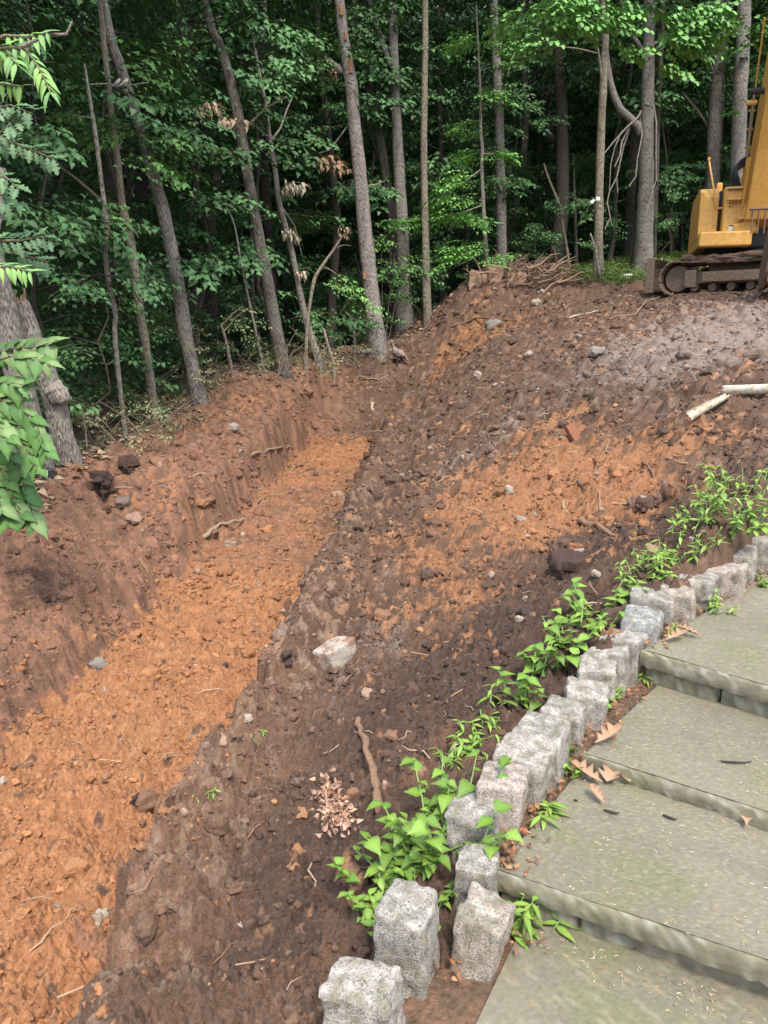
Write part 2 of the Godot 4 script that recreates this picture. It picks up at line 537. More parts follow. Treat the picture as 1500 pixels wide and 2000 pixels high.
func soil_color(x: float, z: float, hint := 0.0) -> Color:
	var a := n_col.get_noise_2d(x, z)
	var b := n_col2.get_noise_2d(x, z)
	var wood := bil(g_wood, x, z)
	var t := trench_in(x, z)
	var brown := Color(0.150, 0.086, 0.058).lerp(Color(0.098, 0.055, 0.038), clampf(0.5 + a * 1.2 + b * 0.4, 0, 1))
	brown = brown.lerp(Color(0.310, 0.205, 0.150), clampf(b * 1.6 - 0.1, 0, 0.8))
	if x < -0.2 and z < -2.0:
		brown = brown.lerp(Color(0.325, 0.165, 0.105), clampf(0.68 + b * 1.0, 0, 1) * smoothstep(-0.2, -1.4, x))
	var gr := bil(g_grey, x, z)
	if gr > 0.02: brown = brown.lerp(Color(0.30, 0.235, 0.21), clampf((gr - 0.5 + b * 1.1 + n_streak.get_noise_2d(x * 0.8 - z * 0.5, (z * 0.8 + x * 0.9) * 1.2) * 0.7) * 1.4, 0, 0.8))
	var dk := bil(g_dark, x, z)
	if dk > 0.02: brown = brown.lerp(Color(0.070, 0.043, 0.034), clampf((dk - 0.35 + b * 0.9 + a * 0.5) * 1.5, 0, 0.8))
	var le := x - table(z, xr_z, xr_x)
	if le > -0.05 and le < 0.4 and z > -9.0 and b + a * 0.8 > 0.05 + le * 0.5: brown = brown.lerp(Color(0.29, 0.195, 0.14), 0.5)     # dried crust on the lip
	var orange := Color(0.435, 0.202, 0.095).lerp(Color(0.32, 0.142, 0.066), clampf(0.5 + b * 1.3 + a * 0.5, 0, 1))
	orange = orange.lerp(Color(0.56, 0.30, 0.155), clampf(a * 0.9 + b * 0.9 - 0.25, 0, 0.7))
	var om := bil(g_orange, x, z)
	var w := clampf((om - 0.80 + a * 1.3 + b * 1.3) * 1.7, 0, 0.8)
	if t.x > 0.3:
		var far := smoothstep(-6.3, -7.6, z + a) * (1.0 - smoothstep(-10.5, -12.0, z + a))
		var clay := clampf(1.15 - far * (0.75 + a * 0.9) + b * 0.35, 0, 1)
		var dr := table(z, xr_z, xr_x) - x
		if dr < 0.5 and n_col.get_noise_2d(x * 1.4 + 70.0, z * 1.4) + b * 0.5 > 0.1 + dr * 0.7: clay *= 0.12      # topsoil slumped from the lip
		w = maxf(w, clay * (1.0 if t.x + b * 0.3 > 0.86 else 0.0))
	var col := brown.lerp(orange, w)
	if wood > -0.3:
		var leaf_mould := Color(0.115, 0.078, 0.048).lerp(Color(0.19, 0.135, 0.088), clampf(0.5 + b, 0, 1))
		if wood + a * 0.9 + b * 0.6 > 0.15: col = leaf_mould
	var c := x - table(z, xc_z, xc_x)
	if c > -0.05 and z > -7.0: col = col.lerp(Color(0.14, 0.088, 0.058).lerp(Color(0.22, 0.12, 0.075), clampf(0.5 + b * 1.5, 0, 1)), smoothstep(-0.05, 0.06, c))
	return col

func build_ground() -> void:
	var a0 := deg_to_rad(-44.0); var a1 := deg_to_rad(42.0)
	var cols := 580
	var rows := 1100
	var r0 := 1.25; var r1 := 23.0
	var v := PackedVector3Array(); var nn := PackedVector3Array(); var cc := PackedColorArray(); var idx := PackedInt32Array()
	v.resize(cols * rows); nn.resize(cols * rows); cc.resize(cols * rows)
	for r in rows:
		var rad := r0 * pow(r1 / r0, float(r) / (rows - 1))
		for c in cols:
			var a := lerpf(a0, a1, float(c) / (cols - 1))
			var x := sin(a) * rad
			var z := -cos(a) * rad
			var k := r * cols + c
			v[k] = Vector3(x, height(x, z), z)
			cc[k] = soil_color(x, z)
	for r in rows:
		for c in cols:
			var k := r * cols + c
			var dx := v[k + (1 if c < cols - 1 else 0)] - v[k - (1 if c > 0 else 0)]
			var dz := v[k + (cols if r < rows - 1 else 0)] - v[k - (cols if r > 0 else 0)]
			nn[k] = dx.cross(dz).normalized()
	idx.resize((cols - 1) * (rows - 1) * 6)
	var j := 0
	for r in rows - 1:
		for c in cols - 1:
			var k := r * cols + c
			idx[j] = k; idx[j + 1] = k + cols; idx[j + 2] = k + cols + 1
			idx[j + 3] = k; idx[j + 4] = k + cols + 1; idx[j + 5] = k + 1
			j += 6
	var arr := []
	arr.resize(Mesh.ARRAY_MAX)
	arr[Mesh.ARRAY_VERTEX] = v; arr[Mesh.ARRAY_NORMAL] = nn; arr[Mesh.ARRAY_COLOR] = cc; arr[Mesh.ARRAY_INDEX] = idx
	var m := ArrayMesh.new()
	m.add_surface_from_arrays(Mesh.PRIMITIVE_TRIANGLES, arr)
	single("ground", m, M.soil, Transform3D.IDENTITY, "churned brown and orange soil of the dug hillside", "", "", "structure")
	# the land round about
	var b := MB.new()
	var xs := []; var zs := []
	for k in 61: xs.append(signf(k - 30) * pow(absf(k - 30) / 30.0, 1.8) * 400.0)
	for k in 61: zs.append(-10.0 + signf(k - 30) * pow(absf(k - 30) / 30.0, 1.8) * 400.0)
	for z in zs:
		for x in xs:
			var ang := atan2(x, -z)
			var d := sqrt(x * x + z * z)
			var h := bil(g_out, x, z)
			if (ang > a0 and ang < a1 and d < r1) or d < 3.0: h = minf(h - 0.7, -1.0)
			elif d < 26.0: h -= 0.1
			if x > -3.0 and x < 1.0 and z > -17.0 and z < 1.0: h = -1.3
			b.vert(Vector3(x, h, z), Vector3.UP, Color(0.12, 0.085, 0.052))
	for r in 60:
		for c in 60:
			b.quad(r * 61 + c, r * 61 + c + 1, (r + 1) * 61 + c + 1, (r + 1) * 61 + c)
	single("forest_floor", b.mesh(), M.soil, Transform3D.IDENTITY, "leaf-covered floor of the wood and land around the dig", "", "", "structure")

func clods() -> void:
	var meshes := []
	for k in 4:
		var b := MB.new()
		b.rbox(Vector3(1, 0.75, 0.9), 0.36, 2, noise(1.3, 3, 60 + k), 0.42, Vector3(k * 9, 0, 3))
		meshes.append(b.mesh())
	rng.seed = 77
	for k in 4:
		var xf := []; var cl := []
		for q in 23000:
			var rad := 1.4 * pow(18.5 / 1.4, pow(rng.randf(), 0.48))
			var a := rng.randf_range(-0.62, 0.6)
			var x := sin(a) * rad; var z := -cos(a) * rad
			if bil(g_wood, x, z) > -0.1: continue
			if x > table(z, xc_z, xc_x) - 0.12 and z > -7.0: continue
			if n_col.get_noise_2d(x * 1.5 + 50, z * 1.5) < rng.randf_range(-0.4, 0.35): continue
			var s := 0.005 + 0.04 * pow(rng.randf(), 6.0) + rad * 0.0019
			if rng.randf() < 0.008: s *= 1.9
			if rad > 5.0 and rng.randf() < 0.22: s *= rng.randf_range(1.3, 2.9)
			var bs := Basis.from_euler(Vector3(rng.randf() * TAU, rng.randf() * TAU, rng.randf() * TAU)).scaled(Vector3(s, s * 0.8, s))
			xf.append(Transform3D(bs, Vector3(x, height(x, z) - s * 0.15, z)))
			var c := soil_color(x + rng.randfn(0.0, 0.2), z + rng.randfn(0.0, 0.2)) * rng.randf_range(0.82, 1.28)
			if rng.randf() < 0.013: c = Color(0.42, 0.34, 0.28) * rng.randf_range(0.7, 1.2)
			cl.append(c)
		var o := many(self, "soil_clods", meshes[k], M.clod, xf, cl, true)
		o.set_meta("label", ["loose crumbs of turned soil strewn over the dig", "rounded soil lumps strewn over the dig", "small broken clods strewn over the dig", "crumbled earth strewn over the dig"][k])
		o.set_meta("category", "soil")

# ------------------------------------------------------------------ stone edging and steps
func skew(b: MB, k: int) -> void:      # no two blocks are square
	for q in b.v.size():
		var p := b.v[q]
		p.x *= 1.0 + 0.45 * p.y * sin(k * 3.7) + 0.6 * p.z * sin(k * 1.9)
		p.z *= 1.0 + 0.4 * p.y * cos(k * 2.3)
		p.y += 0.12 * p.x * sin(k * 5.3) + 0.12 * p.z * cos(k * 4.1)
		b.v[q] = p

func granite_blocks() -> void:
	var tints := [Color(0.40, 0.38, 0.36), Color(0.355, 0.345, 0.33), Color(0.32, 0.335, 0.36), Color(0.375, 0.335, 0.30), Color(0.44, 0.385, 0.365)]
	var words := ["speckled light granite edging block %s", "grey weathered granite edging block %s", "bluish grey granite edging block %s", "brownish granite edging block %s", "pinkish granite edging block %s"]
	var where := ["lying in the soil where the edging row begins", "standing upright and tall at the corner of the edging row", "leaning beside the lowest flagstone, dry roots at its foot", "behind the big leafy weed clump at the lowest riser",
		"tilted half under its pinker neighbour beside the lowest flagstone", "set high and askew above its tilted neighbour", "with a small weed hanging over its top", "next above the block with the weed on top",
		"beside the dry lobed leaf on the second flagstone", "next above the dry lobed leaf, weeds at its foot", "squeezed narrow below the stepped pair", "lower one of the stepped pair below the tall riser",
		"upper one of the stepped pair, against the tall riser", "smooth-topped, at the corner of the top flagstone", "beside the curled dead leaves on the top flagstone", "flat faced, next above the curled dead leaves",
		"half hidden by grass beside the top flagstone", "narrow front half of the split pair", "rounded back half of the split pair", "long low one above the split pair", "highest of the row, in the weeds"]
	var k := 0
	for c in COBBLES:
		var p := at_h(c[0], c[1], c[2])
		var w: float = c[3] * size_at(p)
		var hgt := 0.30
		var size := Vector3(w * 1.02, hgt, w * 1.06 * c[4])
		if k == 0: size = Vector3(0.165, 0.16, 0.13)
		var b := MB.new()
		b.rbox(size, w * 0.10, 16, noise(15.0, 5, 200 + k * 7), 0.013, Vector3(k * 3.1, 0, k), tints[c[6]])
		skew(b, k)
		# lichen and grime: blotches with outlines of their own
		var bl := noise(17.0, 4, 300 + k)
		for q in b.v.size():
			var f := bl.get_noise_3dv(b.v[q] + Vector3(k, 0, 0))
			if f > 0.1: b.c[q] = b.c[q].lerp(Color(0.22, 0.21, 0.15), clampf((f - 0.1) * 4.0, 0, 0.7))
			elif f < -0.3: b.c[q] = b.c[q].lerp(Color(0.60, 0.57, 0.53), 0.6)
		var bs := Basis(Vector3.UP, -c[5]) * Basis(Vector3(0, 0, 1), -c[7])
		bs = bs * Basis.from_euler(Vector3(sin(k * 2.3) * 0.07, sin(k * 5.1) * 0.15, cos(k * 1.7) * 0.07))
		single("granite_block", b.mesh(), M.granite, Transform3D(bs, p + Vector3(0, -size.y * 0.5 + 0.012, 0)), words[c[6]] % where[k], "stone block", "granite blocks edging the steps")
		k += 1

func slab_mesh(poly: Array, top: float, thick: float, sd: int, rough := 0.011) -> MB:   # poly: plan points, anticlockwise seen from above
	var nz := noise(14.0, 5, sd)
	var ring := []
	for k in poly.size():
		var a: Vector2 = poly[k]; var c: Vector2 = poly[(k + 1) % poly.size()]
		var n := maxi(2, int(a.distance_to(c) / 0.02))
		var out := (c - a).normalized().orthogonal()
		for q in n:
			var p := a.lerp(c, float(q) / n)
			ring.append([p, out])
	var b := MB.new()
	var n := ring.size()
	var centre := Vector2.ZERO
	for r in ring: centre += r[0] / n
	# rows: inner top, edge top, chipped rim, mid, lower rim
	var rows := [[-0.02, 0.0], [-0.004, -0.003], [0.002, -0.012], [0.003, -thick * 0.5], [0.0, -thick]]
	for r in rows.size():
		for k in n:
			var p: Vector2 = ring[k][0]
			var o: Vector2 = ring[k][1]
			if o.dot(p - centre) < 0: o = -o
			var f: float = rows[r][0] + nz.get_noise_3d(p.x * 1.5, r * 0.35, p.y * 1.5) * rough * (1.4 if r >= 2 else 0.7)
			var y: float = top + rows[r][1] + (nz.get_noise_2d(p.x * 2.0 + 9, p.y * 2.0) * 0.006 if r > 0 else 0.0)
			var q := p + o * f
			var sc := stone_color(q.x * 1.3 + sd, q.y * 1.3 + r * 0.11)
			var lich := n_spot.get_noise_3d(q.x * 0.5, r * 0.9, q.y * 0.5 + sd)
			if lich > 0.2: sc = sc.lerp(Color(0.36, 0.36, 0.31), clampf((lich - 0.2) * 5.0, 0, 0.7))     # lichen
			elif lich < -0.1: sc = sc.lerp(Color(0.115, 0.11, 0.075), clampf((-lich - 0.1) * 5.0, 0, 0.75))   # moss
			b.vert(Vector3(q.x, y, q.y), (Vector3(o.x, [3.0, 1.2, 0.3, 0.0, -0.3][r], o.y)).normalized(), sc)
	for r in rows.size() - 1:
		for k in n:
			b.quad(r * n + k, r * n + (k + 1) % n, (r + 1) * n + (k + 1) % n, (r + 1) * n + k)
	return b

func steps() -> void:
	var up := Vector2(0.47, -0.88)
	var rt := Vector2(0.88, 0.47)
	var rows := [   # front left corner pixel, front right pixel, level, thickness, tread depth, label
		[977, 1702, 1500, 1878, .13, .065, .70, "mossy flagstone step with a chipped dark front edge above two riser stones"],
		[1148, 1475, 1500, 1588, .19, .06, .95, "thin flagstone step with a low front edge and a black twig on it"],
		[1260, 1273, 1500, 1342, .33, .065, 2.1, "uppermost flagstone step beside the grassy edging, curled dead leaves on it"]]
	var landing := []
	for k in 3:
		var r = rows[k]
		var a3 := at_h(r[0], r[1], r[4])
		var b3 := at_h(r[2], r[3], r[4])
		var a := Vector2(a3.x, a3.z)
		var d := (Vector2(b3.x, b3.z) - a).normalized()
		var n := Vector2(d.y, -d.x)
		if n.dot(up) < 0: n = -n
		var w := 1.55
		a -= d * 0.02
		var skew := d * (0.10 if k == 0 else 0.07)
		var poly := [a, a + d * w, a + d * w + n * r[6] + skew, a + n * r[6] + skew]
		var t := thing("flagstone_step", r[7], "step", Vector3(a.x, 0, a.y), "flagstone steps")
		var rel := []
		for p in poly: rel.append(p - a)
		var sb := slab_mesh(rel, r[4], r[5], 400 + k)
		# edge mesh and top face of its own colour
		part(t, "tread_edge", sb.mesh(), M.flag)
		var tb := MB.new()
		var inner := []
		var c := Vector2.ZERO
		for p in rel: c += p / 4.0
		var g := 150
		var nz := noise(3.0, 3, 430 + k)
		for y in g + 1:
			for x in g + 1:
				var p: Vector2 = (rel[0] as Vector2).lerp(rel[1], float(x) / g).lerp((rel[3] as Vector2).lerp(rel[2], float(x) / g), float(y) / g)
				p = c + (p - c) * (1.0 - 0.012)
				tb.vert(Vector3(p.x, r[4] + 0.0015 + nz.get_noise_2d(p.x, p.y) * 0.003, p.y), Vector3.UP, stone_color(p.x + a.x, p.y + a.y))
		for y in g:
			for x in g:
				var q := y * (g + 1) + x
				tb.quad(q, q + 1, q + g + 2, q + g + 1)
		part(t, "tread", tb.mesh(), M.flag)
		if k != 1:       # riser stones, set back under the tread
			var cut := 0.24 if k == 0 else 0.32
			var low := -0.05 if k == 0 else 0.17
			for s in [[0.02, cut - 0.006, 0.0], [cut + 0.006, 1.0, 0.012], [1.012, 1.5, 0.0]]:
				var p0: Vector2 = d * s[0] + n * (0.025 + s[2]); var p1: Vector2 = d * s[1] + n * (0.025 + s[2])
				var rp := [p0, p1, p1 + n * 0.16, p0 + n * 0.16]
				var rb := slab_mesh(rp, r[4] - r[5] - 0.004, r[4] - r[5] - 0.004 - low, 450 + k * 5 + int(s[0] * 9), 0.008)
				rb.flat_poly([Vector3(p0.x, r[4] - r[5] - 0.006, p0.y), Vector3(p1.x, r[4] - r[5] - 0.006, p1.y), Vector3(rp[2].x, r[4] - r[5] - 0.006, rp[2].y), Vector3(rp[3].x, r[4] - r[5] - 0.006, rp[3].y)])
				part(t, "riser_stone", rb.mesh(), M.flag)
		else:
			var rp := [d * 0.0 + n * 0.03, d * 1.5 + n * 0.03, d * 1.5 + n * 0.2, n * 0.2]
			part(t, "riser_stone", slab_mesh(rp, r[4] - r[5] - 0.004, 0.1, 470, 0.008).mesh(), M.flag)
	# landing flagstone at the foot
	var e3 := at_h(1010, 1830, 0.0) + Vector3(0.47, 0, -0.88) * 0.17
	var d0 := Vector2(0.88, 0.47)
	var lp := [Vector2(0, 0), d0 * 1.6, d0 * 1.6 - Vector2(0.47, -0.88) * 0.8, Vector2(0, 0) - Vector2(0.47, -0.88) * 0.8]
	var lt := thing("landing_flagstone", "flagstone at the foot of the steps, strewn with pale catkin bits", "flagstone", Vector3(e3.x, 0, e3.z))
	part(lt, "slab_edge", slab_mesh(lp, 0.0, 0.06, 480).mesh(), M.flag)
	var lb := MB.new()
	for y in 61:
		for x in 61:
			var p: Vector2 = (lp[0] as Vector2).lerp(lp[1], x / 60.0).lerp((lp[3] as Vector2).lerp(lp[2], x / 60.0), y / 60.0)
			lb.vert(Vector3(p.x, 0.0012, p.y), Vector3.UP, stone_color(p.x + e3.x, p.y + e3.z))
	for y in 60:
		for x in 60: lb.quad(y * 61 + x, y * 61 + x + 1, y * 61 + x + 62, y * 61 + x + 61)
	part(lt, "slab", lb.mesh(), M.flag)

var n_moss := noise(2.2, 5, 611)
var n_spot := noise(38.0, 3, 612)
var n_bed := noise(1.1, 5, 613)
func stone_color(x: float, z: float) -> Color:      # grey-brown flagstone with moss films and rusty specks
	var f := n_bed.get_noise_2d(x, z)
	var c := Color(0.168, 0.157, 0.118).lerp(Color(0.208, 0.19, 0.146), clampf(0.5 + f * 1.4, 0, 1))
	var m := n_moss.get_noise_2d(x, z)
	c = c.lerp(Color(0.155, 0.168, 0.085), clampf((m - 0.08) * 1.6, 0, 0.5))
	c = c.lerp(Color(0.145, 0.132, 0.108), clampf((-m - 0.2) * 1.6, 0, 0.5))
	var s := n_spot.get_noise_2d(x, z)
	if s > 0.36: c = c.lerp(Color(0.34, 0.27, 0.15), clampf((s - 0.36) * 4.0, 0, 0.4))
	elif s < -0.42: c = c.lerp(Color(0.36, 0.33, 0.28), 0.35)
	return c

func on_step(u: float, v: float) -> Vector3:     # first of the three treads, or the landing, that the pixel meets
	for lv in [0.33, 0.19, 0.13, 0.0]:
		var p := at_h(u, v, lv)
		var a: Vector3
		if lv == 0.33: a = at_h(1260, 1273, lv)
		elif lv == 0.19: a = at_h(1148, 1475, lv)
		elif lv == 0.13: a = at_h(977, 1702, lv)
		else: return p
		if (p.x - a.x) * 0.47 + (p.z - a.z) * -0.88 > 0.0: return p
	return at_h(u, v, 0.0)

# ------------------------------------------------------------------ leaves
func leaf(st: Array, l: float, fold := 0.25, droop := 0.3, col := Color.WHITE, col_tip := Color.WHITE) -> MB:
	# st: [t along, half width]; the leaf lies along +x from the origin, face up
	var b := MB.new()
	var k := st.size()
	for s in st:
		var t: float = s[0]
		var x := t * l
		var y := -droop * l * t * t
		var w: float = s[1] * l
		var c := col.lerp(col_tip, t)
		var up := Vector3(2.0 * droop * t, 1, 0).normalized()
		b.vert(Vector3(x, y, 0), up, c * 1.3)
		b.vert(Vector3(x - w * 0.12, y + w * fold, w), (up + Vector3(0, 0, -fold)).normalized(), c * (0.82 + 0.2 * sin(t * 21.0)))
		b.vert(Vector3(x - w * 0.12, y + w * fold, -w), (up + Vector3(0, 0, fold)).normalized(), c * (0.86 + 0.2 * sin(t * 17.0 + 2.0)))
	for q in k - 1:
		b.quad(q * 3, q * 3 + 3, q * 3 + 4, q * 3 + 1)
		b.quad(q * 3, q * 3 + 2, q * 3 + 5, q * 3 + 3)
	return b

const OVATE := [[0, 0.0], [0.06, 0.16], [0.22, 0.30], [0.42, 0.31], [0.65, 0.21], [0.85, 0.08], [1, 0.0]]
const HEART := [[0, 0.04], [0.04, 0.24], [0.18, 0.40], [0.38, 0.40], [0.62, 0.26], [0.84, 0.10], [1, 0.0]]
const LANCE := [[0, 0.0], [0.12, 0.09], [0.35, 0.15], [0.62, 0.12], [0.85, 0.05], [1, 0.0]]
const OAK := [[0, 0.01], [0.18, 0.07], [0.28, 0.20], [0.36, 0.08], [0.50, 0.30], [0.58, 0.11], [0.72, 0.28], [0.80, 0.12], [0.92, 0.12], [1, 0.0]]
const MAPLE := [[0, 0.02], [0.10, 0.34], [0.24, 0.44], [0.32, 0.22], [0.52, 0.40], [0.66, 0.16], [0.84, 0.12], [1, 0.0]]
const TULIP := [[0, 0.03], [0.06, 0.30], [0.30, 0.42], [0.46, 0.26], [0.70, 0.36], [0.92, 0.20], [1, 0.02]]
const GRASS := [[0, 0.012], [0.3, 0.02], [0.7, 0.013], [1, 0.0]]

func spray(shape: Array, size: float, span: float, n: int, sd: int, droop := 0.35) -> MB:
	# a flat, slightly hanging twig of leaves along +x
	var r := RandomNumberGenerator.new()
	r.seed = sd
	var b := MB.new()
	b.tube([Vector3.ZERO, Vector3(span * 0.5, 0.01, 0), Vector3(span, -span * 0.1, 0)], [0.006, 0.004, 0.002], 3, Color(0.5, 0.42, 0.3), null, 0.0, false)
	var lf := leaf(shape, 1.0, 0.15, droop)
	for k in n:
		var t := (k + 0.5) / n
		var side := 1.0 if k % 2 == 0 else -1.0
		var off := r.randf_range(0.0, 0.42) * span * (1.0 - 0.6 * t) * side
		var p := Vector3(span * t + r.randf_range(-0.04, 0.04), -span * 0.1 * t * t + r.randf_range(-0.05, 0.04) - absf(off) * 0.15, off)
		var yaw := -side * r.randf_range(0.3, 1.3)
		var s := size * r.randf_range(0.65, 1.2)
		var bs := Basis(Vector3.UP, yaw) * Basis(Vector3(0, 0, 1), r.randf_range(-0.5, 0.15)) * Basis(Vector3(1, 0, 0), r.randf_range(-0.5, 0.5))
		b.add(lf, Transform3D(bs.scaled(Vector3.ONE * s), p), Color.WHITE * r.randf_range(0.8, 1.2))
	return b

# ------------------------------------------------------------------ weeds along the edging
var weed_leaf := {}
func weed_meshes() -> void:
	for k in 3:
		weed_leaf["broad%d" % k] = leaf(HEART, 1.0, 0.14 + 0.08 * k, 0.18 + 0.12 * k, [Color(0.114, 0.207, 0.029), Color(0.144, 0.247, 0.039), Color(0.091, 0.170, 0.026)][k], [Color(0.130, 0.220, 0.032), Color(0.165, 0.267, 0.045), Color(0.103, 0.180, 0.029)][k]).mesh()
		weed_leaf["ovate%d" % k] = leaf(OVATE, 1.0, 0.2, 0.15 + 0.15 * k, [Color(0.130, 0.226, 0.032), Color(0.157, 0.267, 0.039), Color(0.103, 0.187, 0.029)][k], [Color(0.147, 0.240, 0.039), Color(0.181, 0.287, 0.052), Color(0.121, 0.200, 0.032)][k]).mesh()
		weed_leaf["lance%d" % k] = leaf(LANCE, 1.0, 0.15, 0.2 + 0.15 * k, [Color(0.147, 0.247, 0.039), Color(0.174, 0.280, 0.049), Color(0.121, 0.207, 0.032)][k], [Color(0.174, 0.273, 0.049), Color(0.208, 0.307, 0.059), Color(0.138, 0.226, 0.039)][k]).mesh()

func weed(p: Vector3, label: String, kind: String, stems: int, tall: float, lsize: float, spread: float, sd: int, on_stone := false) -> void:
	var r := RandomNumberGenerator.new()
	r.seed = sd
	var t := thing("weed", label, "plant", p, "weeds along the granite edging")
	stems = int(stems * 1.1) if stems > 3 else stems
	lsize *= (0.56 if kind == "broad" else 0.7) if stems > 3 else 1.0
	for s in stems:
		var a := r.randf() * TAU
		var o := Vector3(cos(a), 0, sin(a)) * spread * sqrt(r.randf())
		var lean := Vector3(cos(a), 0, sin(a)) * r.randf_range(0.1, 0.5) * tall
		var h := tall * r.randf_range(0.35, 0.85)
		o.y = -0.005 if on_stone else clampf(height(p.x + o.x, p.z + o.z) - p.y, -0.06, 0.1) - 0.02
		var pts := [o, o + lean * 0.35 + Vector3(0, h * 0.5, 0), o + lean + Vector3(0, h, 0)]
		var b := MB.new()
		b.tube(pts, [0.0035, 0.003, 0.0018], 5, Color(0.22, 0.36, 0.12))
		part(t, "stem", b.mesh(), M.leaf)
		var n := r.randi_range(5, 9)
		for q in n:
			var f := 0.25 + 0.75 * q / (n - 1)
			var base: Vector3 = (pts[0] as Vector3).lerp(pts[1], f * 2) if f < 0.5 else (pts[1] as Vector3).lerp(pts[2], f * 2 - 1)
			var yaw := a + q * 2.4 + r.randf_range(-0.4, 0.4)
			var sz := lsize * r.randf_range(0.6, 1.15) * (1.0 - 0.25 * absf(f - 0.7))
			var bs := Basis(Vector3.UP, yaw) * Basis(Vector3(0, 0, 1), r.randf_range(-0.35, 0.45)) * Basis(Vector3(1, 0, 0), r.randf_range(-0.35, 0.35))
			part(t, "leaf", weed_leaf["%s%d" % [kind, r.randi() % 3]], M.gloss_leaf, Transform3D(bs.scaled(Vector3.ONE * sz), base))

func weeds() -> void:
	weed_meshes()
	var L := [   # pixel of the foot, label, leaf shape, stems, height, leaf, spread, lift
		[905, 1690, "big leafy weed clump with pointed serrated leaves between tilted granite blocks", "broad", 17, .30, .115, .13],
		[800, 1690, "sprawling weed with heart-shaped leaves spilling onto the dark soil", "broad", 15, .2, .085, .16],
		[830, 1760, "small-leaved weeds drooping over the upright corner block", "ovate", 12, .12, .06, .13],
		[1060, 1370, "tall broad-leaved weed behind the edging beside the second flagstone", "broad", 8, .22, .115, .12],
		[985, 1420, "low grassy weeds behind the edging next to a bare root", "lance", 14, .10, .085, .14],
		[945, 1480, "straggling thin-leaved weed at the soil edge", "lance", 6, .11, .07, .08],
		[1130, 1290, "upright leafy weed with one large leaf turned on edge behind the stepped blocks", "broad", 7, .22, .12, .1],
		[1160, 1240, "dense weed clump of pointed leaves behind the stepped blocks", "ovate", 12, .18, .085, .13],
		[1195, 1200, "weed with one tall serrated leaf standing above the soil", "ovate", 9, .2, .11, .12],
		[1290, 1110, "patch of fine bright grass-like weeds beside the top flagstone", "lance", 20, .14, .085, .2],
		[1350, 1080, "thick grass-like weed patch below the long low block", "lance", 20, .18, .09, .2],
		[1310, 1130, "yellowish low weeds behind the flat-faced block", "ovate", 9, .1, .06, .12],
		[1430, 1010, "tall mixed weeds behind the highest granite blocks", "ovate", 18, .18, .08, .22],
		[1465, 975, "feathery weeds at the upper end of the edging", "lance", 20, .17, .09, .24],
		[1490, 930, "weed bank spilling past the upper end of the edging", "lance", 16, .16, .09, .24],
		[1425, 955, "yellow green moss-like weed tuft on dark soil above the edging", "lance", 12, .07, .05, .12],
		[830, 1525, "single weed sprig with small leaves by a half buried stone", "ovate", 3, .05, .04, .04],
		[700, 1800, "tiny pale seedling on the dark soil", "ovate", 2, .05, .035, .02],
		[558, 1700, "lone two-leaved green seedling on bare soil", "ovate", 1, .03, .05, .01],
		[505, 1435, "thin green shoots on the crumbling trench lip", "lance", 4, .05, .04, .05],
		[1245, 1040, "small green tuft among the stump roots", "lance", 5, .05, .04, .05],
		[385, 1560, "green grass shoots hanging from the trench lip", "lance", 4, .05, .045, .06]]
	var k := 0
	for w in L:
		weed(hit(w[0], w[1]) + (Vector3(-0.06, 0.0, -0.035) if w[4] > 5 else Vector3.ZERO), w[2], w[3], w[4], w[5], w[6], w[7], 900 + k)
		k += 1
	# at the foot of the blocks, on the path side
	var J := [[1005, 1790, "slender weed with willow-like leaves rooted under the lowest flagstone", "lance", 4, .13, .09, .05],
		[1035, 1810, "spreading willow-leaved weed over the landing flagstone", "lance", 5, .06, .1, .07],
		[1070, 1600, "three-leaved weed sprig beside the blocks on the lowest flagstone", "lance", 3, .06, .07, .03],
		[1110, 1500, "weed sprouting between blocks and the second flagstone", "ovate", 6, .08, .055, .06],
		[1190, 1370, "leafy weed growing up the joint of the stepped blocks", "ovate", 6, .1, .055, .05],
		[1262, 1325, "little weed at the foot of the tall riser", "lance", 3, .05, .055, .03],
		[1310, 1235, "bright sprig in front of the smooth-topped block", "lance", 4, .05, .06, .03],
		[1385, 1190, "grassy weeds in front of the split block pair", "lance", 10, .09, .065, .1],
		[1470, 1140, "low weeds beside the rounded block on the path", "ovate", 8, .06, .045, .08],
		[1490, 1600, "small rosette of green leaves in the joint of the flagstones", "broad", 4, .03, .04, .03]]
	for w in J:
		var p := on_step(w[0], w[1])
		weed(p, w[2], w[3], w[4], w[5], w[6], w[7], 900 + k, true)
		k += 1

